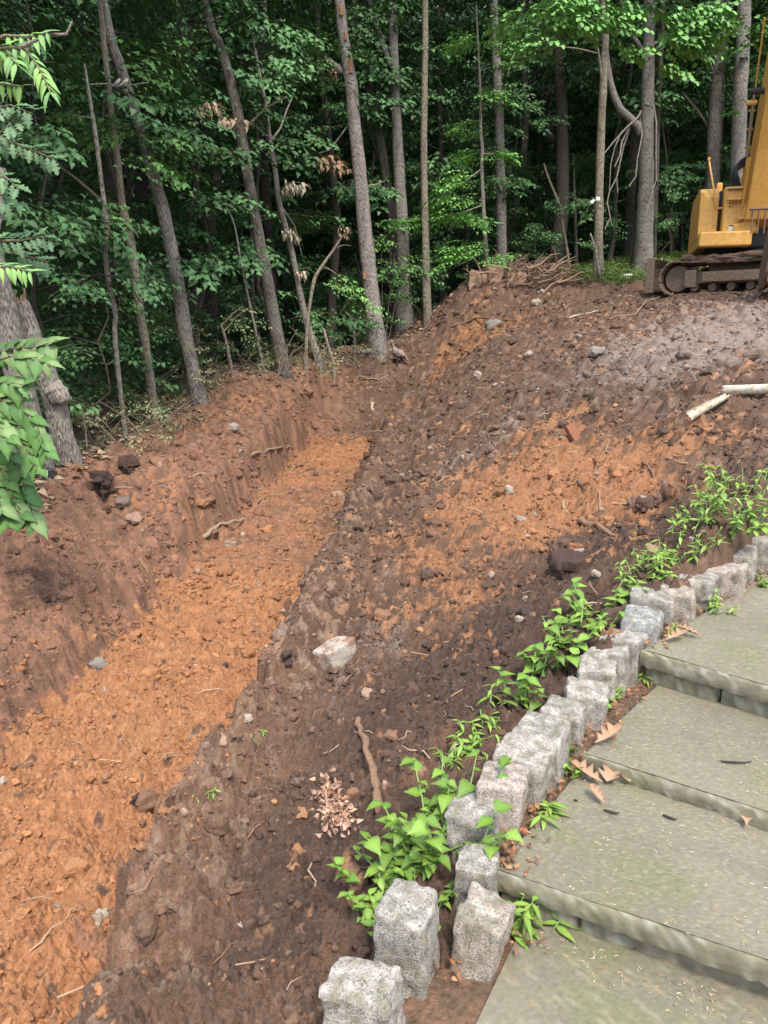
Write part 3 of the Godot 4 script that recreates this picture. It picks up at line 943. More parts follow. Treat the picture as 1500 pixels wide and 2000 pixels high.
# ------------------------------------------------------------------ litter, stones and sticks
func litter() -> void:
	rng.seed = 91
	var b := MB.new()
	b.tube([Vector3(-0.5, 0, 0), Vector3(0, 0.06, 0.06), Vector3(0.5, 0, 0)], [0.07, 0.09, 0.05], 4, Color.WHITE, null, 0.0, false)
	var xf := []; var cl := []
	var treads := [[at_h(977, 1702, .13), .13, .62], [at_h(1148, 1475, .19), .19, .68], [at_h(1260, 1273, .33), .33, 1.1], [at_h(1000, 1860, 0.0), 0.0, 0.12]]
	for q in 1100:
		var t = treads[[0, 0, 0, 1, 1, 1, 2, 2, 3, 3][rng.randi() % 10]]
		var s: float = rng.randf() * t[2]
		var w := 0.02 + rng.randf() * 1.1
		var p: Vector3 = t[0] + Vector3(0.47, 0, -0.88) * s + Vector3(0.88, 0, 0.47) * w
		p.y = t[1] + 0.004
		var z := rng.randf_range(0.006, 0.013)
		xf.append(Transform3D(Basis(Vector3.UP, rng.randf() * TAU).scaled(Vector3(z, z * 0.6, z)), p))
		cl.append([Color(0.62, 0.50, 0.30), Color(0.50, 0.36, 0.20), Color(0.66, 0.58, 0.42), Color(0.33, 0.16, 0.08)][rng.randi() % 4])
	var o := many(self, "catkin_litter", b.mesh(), M.dry, xf, cl, true)
	o.set_meta("label", "pale catkin bits strewn over the flagstones"); o.set_meta("category", "litter")
	# russet crumbs in the joints at the foot of the blocks
	var lf := leaf(OVATE, 1.0, 0.5, 0.2).mesh()
	xf = []; cl = []
	for q in 620:
		var z := rng.randf_range(-4.2, -1.6)
		var x := table(z, xc_z, xc_x) + absf(rng.randfn(0.0, 0.07)) + 0.05
		var lv := path_level(x, z) + 0.03
		var s := (x - 0.33) * 0.47 + (z + 1.86) * -0.88
		if s > 0.0: lv = 0.135
		if s > 0.60: lv = 0.195
		if s > 1.28: lv = 0.335
		var e := rng.randf_range(0.008, 0.028)
		xf.append(Transform3D(Basis.from_euler(Vector3(rng.randf_range(-0.7, 0.7), rng.randf() * TAU, rng.randf_range(-0.5, 0.5))).scaled(Vector3(e, e, e)), Vector3(x, lv + 0.006, z)))
		cl.append([Color(0.30, 0.12, 0.06), Color(0.22, 0.10, 0.055), Color(0.36, 0.19, 0.10), Color(0.16, 0.09, 0.05)][rng.randi() % 4])
	o = many(self, "leaf_crumbs", lf, M.dry, xf, cl, true)
	o.set_meta("label", "russet leaf crumbs along the foot of the granite blocks"); o.set_meta("category", "litter")
	# single dead leaves on the steps
	var D := [[1188, 1452, .13, 0.5, "dry lobed oak leaf lying flat on the second flagstone", OAK], [1145, 1525, .12, 2.4, "curled brown leaf against the blocks below the second flagstone", OAK], [1195, 1525, .09, 0.9, "crumpled orange brown leaf below the second flagstone", MAPLE],
		[1220, 1530, .05, 2.0, "small orange leaf below the second flagstone", OVATE], [1320, 1255, .11, 0.3, "larger curled dead leaf on the top flagstone", OVATE], [1345, 1245, .10, 2.7, "smaller curled dead leaf on the top flagstone", OVATE], [1455, 1605, .1, 1.2, "pale dead leaf by the leaf rosette", OVATE], [1165, 1565, .08, 1.9, "brown leaf shred on the lowest flagstone", OAK]]
	for d in D:
		var p := on_step(d[0], d[1])
		single("dead_leaf", leaf(OAK if d[5] == OVATE and d[2] > 0.06 else d[5], d[2], 0.7, -0.25, Color(0.34, 0.21, 0.14), Color(0.25, 0.15, 0.095)).mesh(), M.dry, Transform3D(Basis(Vector3.UP, d[3]), p + Vector3(-cos(d[3]) * d[2] * 0.5, 0.02, sin(d[3]) * d[2] * 0.5)), d[4], "dead leaf", "dead leaves on the steps")
	for w in [[1405, 1490, 1468, 1490, "black twig lying on the second flagstone"], [1180, 1585, 1210, 1590, "short dark twig on the mossy flagstone"], [1295, 1595, 1322, 1602, "second short dark twig on the mossy flagstone, farther from the blocks"]]:
		var a := on_step(w[0], w[1]); var e := on_step(w[2], w[3])
		a.y += 0.006; e.y += 0.006
		var tb := MB.new()
		tb.tube([a, a.lerp(e, 0.4) + Vector3(0, 0.004, 0.012), a.lerp(e, 0.75) + Vector3(0, 0, 0.008), e], [0.0035, 0.004, 0.003, 0.0015], 5, Color(0.03, 0.024, 0.02))
		single("twig", tb.mesh(), M.plain, Transform3D.IDENTITY, w[4], "twig", "twigs on the steps")

func stones() -> void:
	var pale := Color(0.46, 0.38, 0.31); var pink := Color(0.42, 0.27, 0.20); var rusty := Color(0.30, 0.16, 0.10); var grey := Color(0.30, 0.27, 0.25)
	var R := [
		[965, 637, 32, 14, grey, "flat grey slab stone on the small orange mound"], [875 + 172, 596, 22, 14, pale, "pale split stone wedge below the root pile"], [933, 735, 16, 12, pale, "lone pale angular stone on the dark middle slope"],
		[1165, 690, 32, 15, grey, "flat grey stone bedded in the upper slope"], [1130, 660, 14, 8, grey, "little dark stone above the flat grey one"], [1290, 820, 34, 14, Color(0.14, 0.09, 0.075), "dark flat stone on the slope below the broken pipe"],
		[1130, 1078, 26, 9, Color(0.36, 0.36, 0.39), "smooth bluish pebble on the dark soil near the edging"], [1163, 1123, 20, 11, pale, "small pale stone beside the big black clod"], [1273, 1080, 32, 16, pink, "pinkish stone at the edge of the grass-like weeds"],
		[1255, 978, 20, 12, pale, "pale chip among the stump roots"], [995, 962, 18, 18, pale, "pale stone standing in orange clay"], [960, 1127, 14, 15, pale, "small tan stone on the brown slope below the clay"],
		[750, 1205, 42, 16, rusty, "long reddish stone lying on the pale crest of the lip"], [718, 1357, 26, 14, pink, "tan stone just above the curved root"], [765, 1443, 32, 20, rusty, "rounded brown stone next to the curved root"],
		[485, 1408, 18, 18, pale, "pale stone perched on the trench lip"], [437, 1452, 22, 18, pink, "round brown stone on the trench lip"], [690, 1552, 28, 14, rusty, "flat stone above the wood shavings"], [752, 1537, 14, 17, pink, "small tan stone at the end of the curved root"],
		[695, 1710, 46, 26, rusty, "rusty lump stone beside the sprawling weed"], [697, 1738, 26, 22, Color(0.2, 0.11, 0.07), "brown stone tucked under the rusty lump"], [888, 1467, 13, 11, pale, "whitish pebble beside the grassy weeds"], [825, 1515, 24, 22, rusty, "half buried stone by a weed sprig"],
		[312, 912, 16, 12, pink, "tan stone on the bank top"], [455, 838, 22, 13, pale, "pale flat stone on the orange bank"], [240, 985, 30, 20, Color(0.26, 0.19, 0.16), "grey lumpy stone on the bank slope"], [262, 1015, 34, 14, pink, "broken flat stone below the lumpy one on the bank"],
		[190, 1305, 34, 24, grey, "dark grey stone at the foot of the bank wall"], [385, 1118, 16, 12, pink, "small stone on the trench floor by the bank"], [150, 1700, 46, 30, Color(0.40, 0.19, 0.09), "flat orange clay slab on the trench floor"], [12, 1690, 40, 28, Color(0.40, 0.19, 0.09), "broken clay slab at the bank side of the trench floor"],
		[660, 970, 24, 14, Color(0.44, 0.28, 0.18), "pinkish chip on the smooth bright patch of clay"], [5, 1530, 24, 14, pale, "whitish stone by the bank foot"], [835, 1128, 30, 18, Color(0.13, 0.08, 0.06), "dark cube-like clod below the clay patch"], [1015, 1213, 18, 14, pale, "yellowish stone on the slope above the black soil"],
		[968, 1283, 16, 18, Color(0.36, 0.17, 0.10), "orange chip in the black damp soil"], [1270, 690, 18, 10, pink, "pink stone on the upper slope"], [1475, 705, 60, 22, Color(0.28, 0.2, 0.16), "long low boulder breaking out above the white pipe"], [360, 1592, 18, 20, pink, "tan stone stuck in the trench lip"],
		[290, 1575, 44, 40, Color(0.24, 0.13, 0.08), "large brown lump fallen from the lip onto the trench floor"], [285, 1820, 52, 42, Color(0.17, 0.10, 0.07), "blocky brown clod on the lip at the near end of the trench"], [425, 1620, 40, 40, Color(0.18, 0.105, 0.07), "flat-sided brown clod on the dark soil near the lip"]]
	var k := 0
	for s in R:
		var p := hit(s[0], s[1])
		var m := size_at(p)
		var w: float = s[2] * m; var h: float = s[3] * m
		var b := MB.new()
		var size := Vector3(w, h * 1.1, w * 0.75)
		b.rbox(size, minf(w, h) * 0.42, 4, noise(1.6 / w, 3, 500 + k), w * 0.22, Vector3(k, 0, 0), s[4])
		single("stone", b.mesh(), M.clod, Transform3D(Basis.from_euler(Vector3(sin(k * 1.9) * 0.15, k * 1.3, cos(k * 2.7) * 0.2)), p + Vector3(0, h * 0.22, 0)), s[5], "stone", "stones lying on the dug soil")
		k += 1
	# black clod mass beside the edging
	for c in [[1110, 1112, 84, 34, "big black damp clod beside the small pale stone"], [250, 913, 46, 22, "dark elongated clod on the crest of the bank"], [200, 955, 36, 40, "dark crumbly clod on the bank"], [270, 1570, 20, 20, "small black clod on the fallen lump in the trench"], [563, 1290, 24, 22, "round dark clod beside the granite block on the soil"]]:
		var p := hit(c[0], c[1])
		var m := size_at(p)
		var b := MB.new()
		b.rbox(Vector3(c[2] * m, c[3] * m * 1.3, c[2] * m * 0.7), c[3] * m * 0.5, 9, noise(2.2 / (c[2] * m), 4, 560 + k), c[3] * m * 0.7, Vector3(k, 0, 0), Color(0.075, 0.046, 0.036))
		single("soil_lump", b.mesh(), M.clod, Transform3D(Basis(Vector3.UP, k * 0.7), p + Vector3(0, c[3] * m * 0.2, 0)), c[4], "soil lump", "large clods on the dug soil")
		k += 1
	# loose granite block in the soil
	var gp := hit(655, 1302)
	var gb := MB.new()
	gb.rbox(Vector3(0.155, 0.135, 0.235), 0.016, 8, noise(9.0, 4, 640), 0.008, Vector3.ZERO, Color(0.52, 0.47, 0.43))
	var gl := noise(10.0, 3, 641)
	for q in gb.v.size():
		if gl.get_noise_3dv(gb.v[q]) > 0.12: gb.c[q] = Color(0.36, 0.23, 0.17)
	single("granite_block", gb.mesh(), M.granite, Transform3D(Basis.from_euler(Vector3(0.12, -0.62, 0.15)), gp + Vector3(0, 0.055, -0.06)), "loose granite block with orange soil stains lying on the pale crest beside the trench", "stone block")
	# brick
	var bp := hit(1120, 862)
	var bb := MB.new()
	bb.rbox(Vector3(0.10, 0.20, 0.06), 0.005, 2, noise(20.0, 2, 650), 0.004, Vector3.ZERO, Color(0.33, 0.135, 0.085))
	single("brick", bb.mesh(), M.clod, Transform3D(Basis.from_euler(Vector3(-0.5, 0.25, 0.38)), bp + Vector3(0, 0.07, 0)), "red brick standing tilted in the dark soil", "brick")

func stick(pts: Array, r0: float, r1: float, col: Color, label: String, called := "stick", category := "stick", group := "sticks on the dug soil") -> void:
	var r := []
	for k in pts.size(): r.append(lerpf(r0, r1, float(k) / (pts.size() - 1)))
	var b := MB.new()
	# more points for a knotty run
	var q := []; var rr := []
	for k in pts.size() - 1:
		for s in 4:
			var f := s / 4.0
			var p: Vector3 = (pts[k] as Vector3).lerp(pts[k + 1], f)
			q.append(p + Vector3(n_mid.get_noise_3dv(p * 3.0), n_mid.get_noise_3dv(p * 3.0 + Vector3(9, 0, 0)), 0) * r0 * 1.3)
			rr.append(lerpf(r[k], r[k + 1], f) * (1.0 + 0.2 * sin(k * 5.0 + s * 2.1)))
	q.append(pts[pts.size() - 1]); rr.append(r1)
	b.tube(q, rr, 6, col)
	single(called, b.mesh(), M.twig, Transform3D.IDENTITY, label, category, group)

func sticks() -> void:
	var tan := Color(0.46, 0.33, 0.22); var red := Color(0.30, 0.16, 0.10); var pal := Color(0.60, 0.48, 0.36); var dk := Color(0.12, 0.08, 0.06)
	var L := [   # pixels along, width px at start and end, colour, label, heights over the ground
		[[[697, 1408], [708, 1450], [722, 1490], [735, 1540], [741, 1585]], 11, 16, Color(0.34, 0.20, 0.13), "thick curved bare root lying on the dark soil"],
		[[[397, 1052], [430, 1032], [476, 1016]], 10, 6, tan, "pale broken branch sticking out at the foot of the bank"],
		[[[490, 890], [525, 884], [566, 874]], 7, 4, tan, "tan branch across the bank wall"], [[[490, 952], [515, 940], [537, 926]], 6, 4, red, "reddish root poking from the bank wall"], [[[495, 985], [520, 972], [548, 968]], 3, 2, tan, "thin root at the bend of the bank wall"],
		[[[560, 930], [580, 912], [605, 900]], 5, 3, tan, "root end on the far trench floor"], [[[1405, 1000], [1410, 985], [1412, 980]], 3, 2, tan, "short root stub near the weeds"],
		[[[1160, 935], [1168, 905], [1182, 885], [1190, 865]], 4, 2, tan, "thin upright root on the clay slope"], [[[1130, 1020], [1165, 1035], [1205, 1052]], 12, 8, Color(0.40, 0.23, 0.15), "orange brown root lying below the clay slope"], [[[1195, 985], [1230, 990], [1262, 976]], 5, 3, tan, "crossing root among the stump roots"],
		[[[1255, 905], [1272, 925], [1280, 950]], 6, 4, red, "dark root hanging in the clay hollow"], [[[1300, 895], [1330, 910], [1362, 910]], 4, 3, tan, "bent thin root over the clay hollow"], [[[1200, 1010], [1220, 1045], [1240, 1072]], 3, 2, dk, "dark rootlet running down towards the edging"],
		[[[1127, 940], [1145, 962]], 6, 4, dk, "dark peg of root in orange clay"], [[[1100, 980], [1103, 1000], [1107, 1005]], 6, 8, tan, "tan peg of root in orange clay"], [[[1170, 960], [1172, 985], [1171, 998]], 3, 3, tan, "upright rootlet on the clay below the thin upright root"],
		[[[830, 695], [870, 688], [905, 700]], 3, 2, tan, "thin branch on the bare crest by the bird"], [[[880, 640], [930, 625], [1010, 628]], 5, 3, red, "long reddish root across the mound"], [[[905, 700], [930, 680], [955, 672]], 4, 2, tan, "forked root below the mound"], [[[1180, 620], [1240, 618], [1262, 592], [1290, 580]], 3, 2, tan, "long bent branch on the upper slope"],
		[[[1110, 622], [1168, 608]], 4, 3, pal, "pale stick lying on the upper slope"], [[[1100, 830], [1112, 812], [1116, 808]], 5, 3, Color(0.5, 0.26, 0.13), "orange splinter of wood on the middle slope"], [[[965, 755], [985, 750]], 6, 5, pal, "short pale stick on the middle slope"], [[[645, 745], [680, 738]], 4, 3, pal, "split pale stick behind the trench end"],
		[[[1190, 575], [1195, 558]], 5, 3, dk, "dark stump of root upright on the upper slope"], [[[895, 855], [960, 852], [985, 850]], 3, 2, tan, "thin root across the middle slope"], [[[725, 790], [730, 806]], 8, 6, pal, "pale peg at the far end of the trench"], [[[700, 735], [740, 745], [770, 728]], 3, 2, tan, "root above the far end of the trench"],
		[[[230, 1065], [275, 1100], [300, 1135]], 2.5, 1.5, tan, "fine root hanging down the bank face"], [[[190, 1225], [215, 1240], [232, 1243]], 3, 2, tan, "fine pale root low on the bank face"], [[[1470, 860], [1500, 852]], 4, 3, tan, "branch end on the slope by the edging"], [[[1440, 905], [1470, 880]], 3, 2, tan, "thin branch on the slope above the weeds"]]
	for s in L:
		var pts := []
		for q in s[0]:
			var p := hit(q[0], q[1])
			pts.append(p)
		var m := size_at(pts[0])
		for k in pts.size(): pts[k].y += s[1] * m * 0.35 + (0.02 if k > 0 and k < pts.size() - 1 else 0.0)
		stick(pts, s[1] * m * 0.5, s[2] * m * 0.5, s[3], s[4])
	# stump roots dug out beside the edging
	var t := thing("stump_roots", "torn stump with reddish roots standing out of black soil near the edging", "stump", hit(1265, 985))
	var o := t.position
	var b := MB.new()
	b.rbox(Vector3(0.24, 0.1, 0.16), 0.045, 9, noise(12.0, 4, 700), 0.09, Vector3.ZERO, Color(0.16, 0.09, 0.065))
	part(t, "stump", b.mesh(), M.twig, Transform3D(Basis(Vector3.UP, 0.4), Vector3(0, 0.0, 0)))
	for r in [[1228, 1000, 1233, 985, 1226, 972, 12, 6], [1240, 1000, 1236, 985, 1240, 968, 10, 5], [1300, 965, 1297, 950, 1299, 938, 14, 8], [1300, 1000, 1325, 985, 1335, 978, 14, 8], [1270, 990, 1290, 975, 1285, 955, 12, 6], [1315, 975, 1322, 955, 1308, 944, 7, 4], [1200, 1022, 1230, 1015, 1260, 1008, 8, 10], [1345, 950, 1350, 930, 1356, 920, 10, 6]]:
		var d := Vector2(o.x, o.z).length()
		var rb := MB.new()
		var m := size_at(o)
		var pts := [at_d(r[0], r[1], d) - o, at_d(r[2], r[3], d - 0.05) - o, at_d(r[4], r[5], d - 0.02) - o]
		rb.tube(pts, [r[6] * m * 0.5, (r[6] + r[7]) * m * 0.25, r[7] * m * 0.5], 7, Color(0.34, 0.20, 0.15), n_mid, 0.3)
		part(t, "root", rb.mesh(), M.twig)
	# wood shavings
	rng.seed = 17
	var sp0 := hit(655, 1605)
	var xf := []; var cl := []
	var chip := leaf(OVATE, 1.0, 0.6, 0.5).mesh()
	for q in 420:
		var u := 655.0 + rng.randfn(0, 17); var v := 1582.0 + rng.randfn(0, 27)
		if u > 665 and v < 1570: continue
		var p := hit(u, v)
		var e := rng.randf_range(0.012, 0.032)
		xf.append(Transform3D(Basis.from_euler(Vector3(rng.randf() * 3, rng.randf() * TAU, rng.randf() * 3)).scaled(Vector3(e, e, e)), p + Vector3(0, 0.008 + rng.randf() * 0.02, 0)))
		cl.append(Color(0.50, 0.27, 0.18).lerp(Color(0.62, 0.42, 0.32), rng.randf()) * rng.randf_range(0.6, 1.0))
	var sh := many(self, "wood_shavings", chip, M.dry, xf, cl, true)
	sh.set_meta("label", "scatter of pinkish wood shavings on the dark soil"); sh.set_meta("category", "wood shavings")
	# rootlets and straw through the soil
	xf = []; cl = []
	var hair := MB.new()
	hair.tube([Vector3(-0.5, 0, 0), Vector3(-0.2, 0.1, 0.08), Vector3(0.15, 0.05, -0.06), Vector3(0.5, 0.02, 0.05)], [0.02, 0.024, 0.02, 0.008], 4, Color.WHITE, null, 0.0, false)
	for q in 950:
		var rad := 1.8 * pow(17.0 / 1.8, pow(rng.randf(), 0.6))
		var a := rng.randf_range(-0.6, 0.58)
		var x := sin(a) * rad; var z := -cos(a) * rad
		if bil(g_wood, x, z) > 0.2: continue
		if x > table(z, xc_z, xc_x) - 0.1 and z > -7.0: continue
		if rng.randf() > 0.35 and rad < 7.0: continue
		var e := rng.randf_range(0.05, 0.16) * (1.0 + rad * 0.06)
		xf.append(Transform3D(Basis.from_euler(Vector3(rng.randf_range(-0.4, 0.4), rng.randf() * TAU, rng.randf_range(-0.4, 0.4))).scaled(Vector3(e, e, e)), Vector3(x, height(x, z) + 0.01, z)))
		cl.append([Color(0.40, 0.29, 0.20), Color(0.30, 0.18, 0.115), Color(0.20, 0.12, 0.08)][rng.randi() % 3])
	var hr := many(self, "rootlets", hair.mesh(), M.plain, xf, cl, true)
	hr.set_meta("label", "fine torn rootlets and straw through the dug soil"); hr.set_meta("category", "rootlets")

func pipes() -> void:
	var col := Color.WHITE
	# whole pipe resting on the slope, its broken end towards the dig
	var a := hit(1408, 775)
	var e := hit(1500, 772)
	var r := 9.5 * size_at(a)
	a.y += r * 1.3; e.y += r * 1.2
	var d := e - a
	var b := MB.new()
	pipe_mesh(b, a, a + d.normalized() * 1.6, r, TAU, 0.0)
	single("plastic_pipe", b.mesh(), M.pvc, Transform3D.IDENTITY, "white plastic drain pipe lying over a hollow in the slope, end broken off", "pipe")
	var p := hit(1345, 822); var q := hit(1420, 785)
	var m := size_at(p)
	p.y += 0.05; q.y += 0.06
	b = MB.new()
	pipe_mesh(b, p, q, 13.0 * m, TAU * 0.62, 2.6)
	single("split_pipe", b.mesh(), M.pvc, Transform3D.IDENTITY, "split length of off-white plastic pipe lying open in the soil", "pipe")

func pipe_mesh(b: MB, a: Vector3, e: Vector3, r: float, arc: float, start: float) -> void:
	var d := (e - a).normalized()
	var s := d.cross(Vector3.UP).normalized()
	var u := s.cross(d).normalized()
	var n := 26; var rows := 12
	var jag := noise(9.0, 2, 800)
	for side in 2:
		var base := b.v.size()
		for k in rows + 1:
			for q in n + 1:
				var an := start + arc * q / n
				var nn := s * cos(an) + u * sin(an)
				var t := float(k) / rows
				if k == 0: t += 0.03 * jag.get_noise_1d(an * 2.0 + 4.0) + 0.02
				var rr := r - side * 0.006
				var taper := 1.0 if arc > 6.0 else lerpf(1.0, 0.55, t)
				b.vert(a.lerp(e, t) + nn * rr * taper, nn if side == 0 else -nn)
		for k in rows:
			for q in n:
				var i0 := base + k * (n + 1) + q
				b.quad(i0, i0 + 1, i0 + n + 2, i0 + n + 1)
	var off := (rows + 1) * (n + 1)
	for q in n: b.quad(q, q + 1, off + q + 1, off + q)

# ------------------------------------------------------------------ trees
var SP := {}      # leaf spray meshes
func spray_meshes() -> void:
	for k in 3:
		SP["wood%d" % k] = spray(MAPLE if k != 1 else OVATE, 0.11, 0.85, 26, 1000 + k, 0.35).mesh()
		SP["maple%d" % k] = spray(MAPLE, 0.09, 0.6, 19, 1010 + k, 0.3).mesh()
		SP["tulip%d" % k] = spray(TULIP, 0.115, 0.5, 14, 1020 + k, 0.35).mesh()
		SP["fine%d" % k] = spray(OVATE, 0.06, 0.4, 16, 1030 + k, 0.3).mesh()
		SP["layer%d" % k] = spray(OVATE, 0.10, 0.7, 22, 1040 + k, 0.25).mesh()
		SP["dead%d" % k] = spray(OVATE, 0.1, 0.25, 8, 1050 + k, 1.0).mesh()

func trunk_path(pts: Array, d: float, top: float, root: Vector3) -> Array:    # world points and radii, relative to root
	var q := []; var r := []
	for p in pts:
		var w := at_d(p[0], p[1], d)
		q.append(w); r.append(p[2] * 0.5 * size_at(w))
	var n := q.size()
	if top > q[n - 1].y + 0.5:
		var dir: Vector3 = (q[n - 1] - q[n - 2]).normalized()
		dir = (dir + Vector3.UP * 1.2).normalized()
		var steps := 3
		var start: Vector3 = q[n - 1]; var r0: float = r[n - 1]
		for k in steps:
			var f := (k + 1.0) / steps
			q.append(start + dir * (top - start.y) * f)
			r.append(r0 * (1.0 - 0.75 * f))
	var foot: Vector3 = q[0]
	var gy := height(foot.x, foot.z)
	var rr: float = r[0]
	if gy < foot.y - 0.05:
		q.push_front(Vector3(foot.x, gy, foot.z)); r.push_front(rr * 1.15)
	q[0].y = minf(q[0].y, gy)
	q.push_front(q[0] + Vector3(0, -0.25, 0)); r.push_front(r[0] * 1.5)
	r[1] *= 1.25
	# smooth it
	var out := []; var ro := []
	for k in q.size() - 1:
		var a: Vector3 = q[maxi(k - 1, 0)]; var b: Vector3 = q[k]; var c: Vector3 = q[k + 1]; var e: Vector3 = q[mini(k + 2, q.size() - 1)]
		for s in 5:
			var f := s / 5.0
			out.append(b.cubic_interpolate(c, a, e, f) - root); ro.append(lerpf(r[k], r[k + 1], f))
	out.append(q[q.size() - 1] - root); ro.append(r[r.size() - 1])
	return [out, ro]

func tree(called: String, label: String, pts: Array, d: float, col: Color, top: float, branches: Array, crown: Array, group := "trees along the edge of the wood") -> Node3D:
	# pts: pixel u, v, width px from the foot up; branches: [pixels.., w0, w1, depth offset]; crown: [from y, to y, radius, sprays, kind, colour]
	var base := at_d(pts[0][0], pts[0][1], d)
	base.y = height(base.x, base.z)
	var t := thing(called, label, "tree", base, group)
	var tp := trunk_path(pts, d, top, base)
	var b := MB.new()
	var nz := noise(5.0, 3, int(pts[0][0]))
	b.tube(tp[0], tp[1], 16, col, nz, 0.16)
	var bl := noise(2.2, 4, 33)
	for k in b.v.size():
		var f := bl.get_noise_3d(b.v[k].x * 3.0, b.v[k].y, b.v[k].z * 3.0)
		b.c[k] = col.lerp(Color(0.25, 0.27, 0.21), clampf(f * 1.8, 0, 0.45)).lerp(Color(0.10, 0.085, 0.07), clampf(-f * 1.6, 0, 0.5))
	part(t, "trunk", b.mesh(), M.bark)
	for br in branches:
		var q := []; var r := []
		var n: int = br[0].size()
		for k in n:
			var w := at_d(br[0][k][0], br[0][k][1], d + br[3] * k / maxf(n - 1, 1))
			q.append(w - base); r.append(lerpf(br[1], br[2], float(k) / (n - 1)) * 0.5 * size_at(w))
		var bb := MB.new()
		bb.tube(q, r, 8, br[4] if br.size() > 4 else col, nz, 0.2)
		part(t, "branch", bb.mesh(), M.bark)
	if crown.size() > 0:
		var xf := []; var cl := []
		var path: Array = tp[0]
		for k in int(crown[3]):
			var y := lerpf(crown[0], crown[1], rng.randf())
			var c := Vector3.ZERO
			for p in path:
				if p.y + base.y <= y: c = p
			var a := rng.randf() * TAU
			var rad: float = crown[2] * sqrt(rng.randf())
			var p := Vector3(c.x + cos(a) * rad, y - base.y + rng.randf_range(-0.2, 0.2) - rad * 0.1, c.z + sin(a) * rad)
			var s := rng.randf_range(0.9, 1.5)
			xf.append(Transform3D((Basis(Vector3.UP, -a + rng.randf_range(-0.8, 0.8)) * Basis(Vector3(0, 0, 1), rng.randf_range(-0.45, 0.1))).scaled(Vector3.ONE * s), p))
			cl.append((crown[5] as Color) * rng.randf_range(0.7, 1.3))
		many(t, "crown", SP["%s%d" % [crown[4], rng.randi() % 3]], M.leaf, xf, cl)
	return t

func leafy(t: Node3D, kind: String, col: Color, spots: Array, called := "foliage", m: Material = null, sd := 1) -> void:
	# spots: pixel u, v, distance, count, spread u, spread v, size, heading in degrees (0 = to the right)
	var r := RandomNumberGenerator.new()
	r.seed = sd + int(spots[0][0])
	for v in 3:
		var xf := []; var cl := []
		for s in spots:
			for k in int(s[3]):
				if k % 3 != v: continue
				var p := at_d(s[0] + r.randf_range(-1, 1) * s[4], s[1] + r.randf_range(-1, 1) * s[5], s[2] + r.randf_range(-0.5, 0.5) * s[4] * s[2] / F) - t.position
				var bs := Basis(Vector3.UP, deg_to_rad(s[7]) + r.randf_range(-0.7, 0.7)) * Basis(Vector3(0, 0, 1), r.randf_range(-0.45, 0.1)) * Basis(Vector3(1, 0, 0), r.randf_range(0.0, 0.45))
				xf.append(Transform3D(bs.scaled(Vector3.ONE * s[6] * r.randf_range(0.8, 1.2)), p))
				cl.append(col * r.randf_range(0.75, 1.3))
		if xf.size() > 0: many(t, called, SP["%s%d" % [kind, v]], m if m else M.leaf, xf, cl)

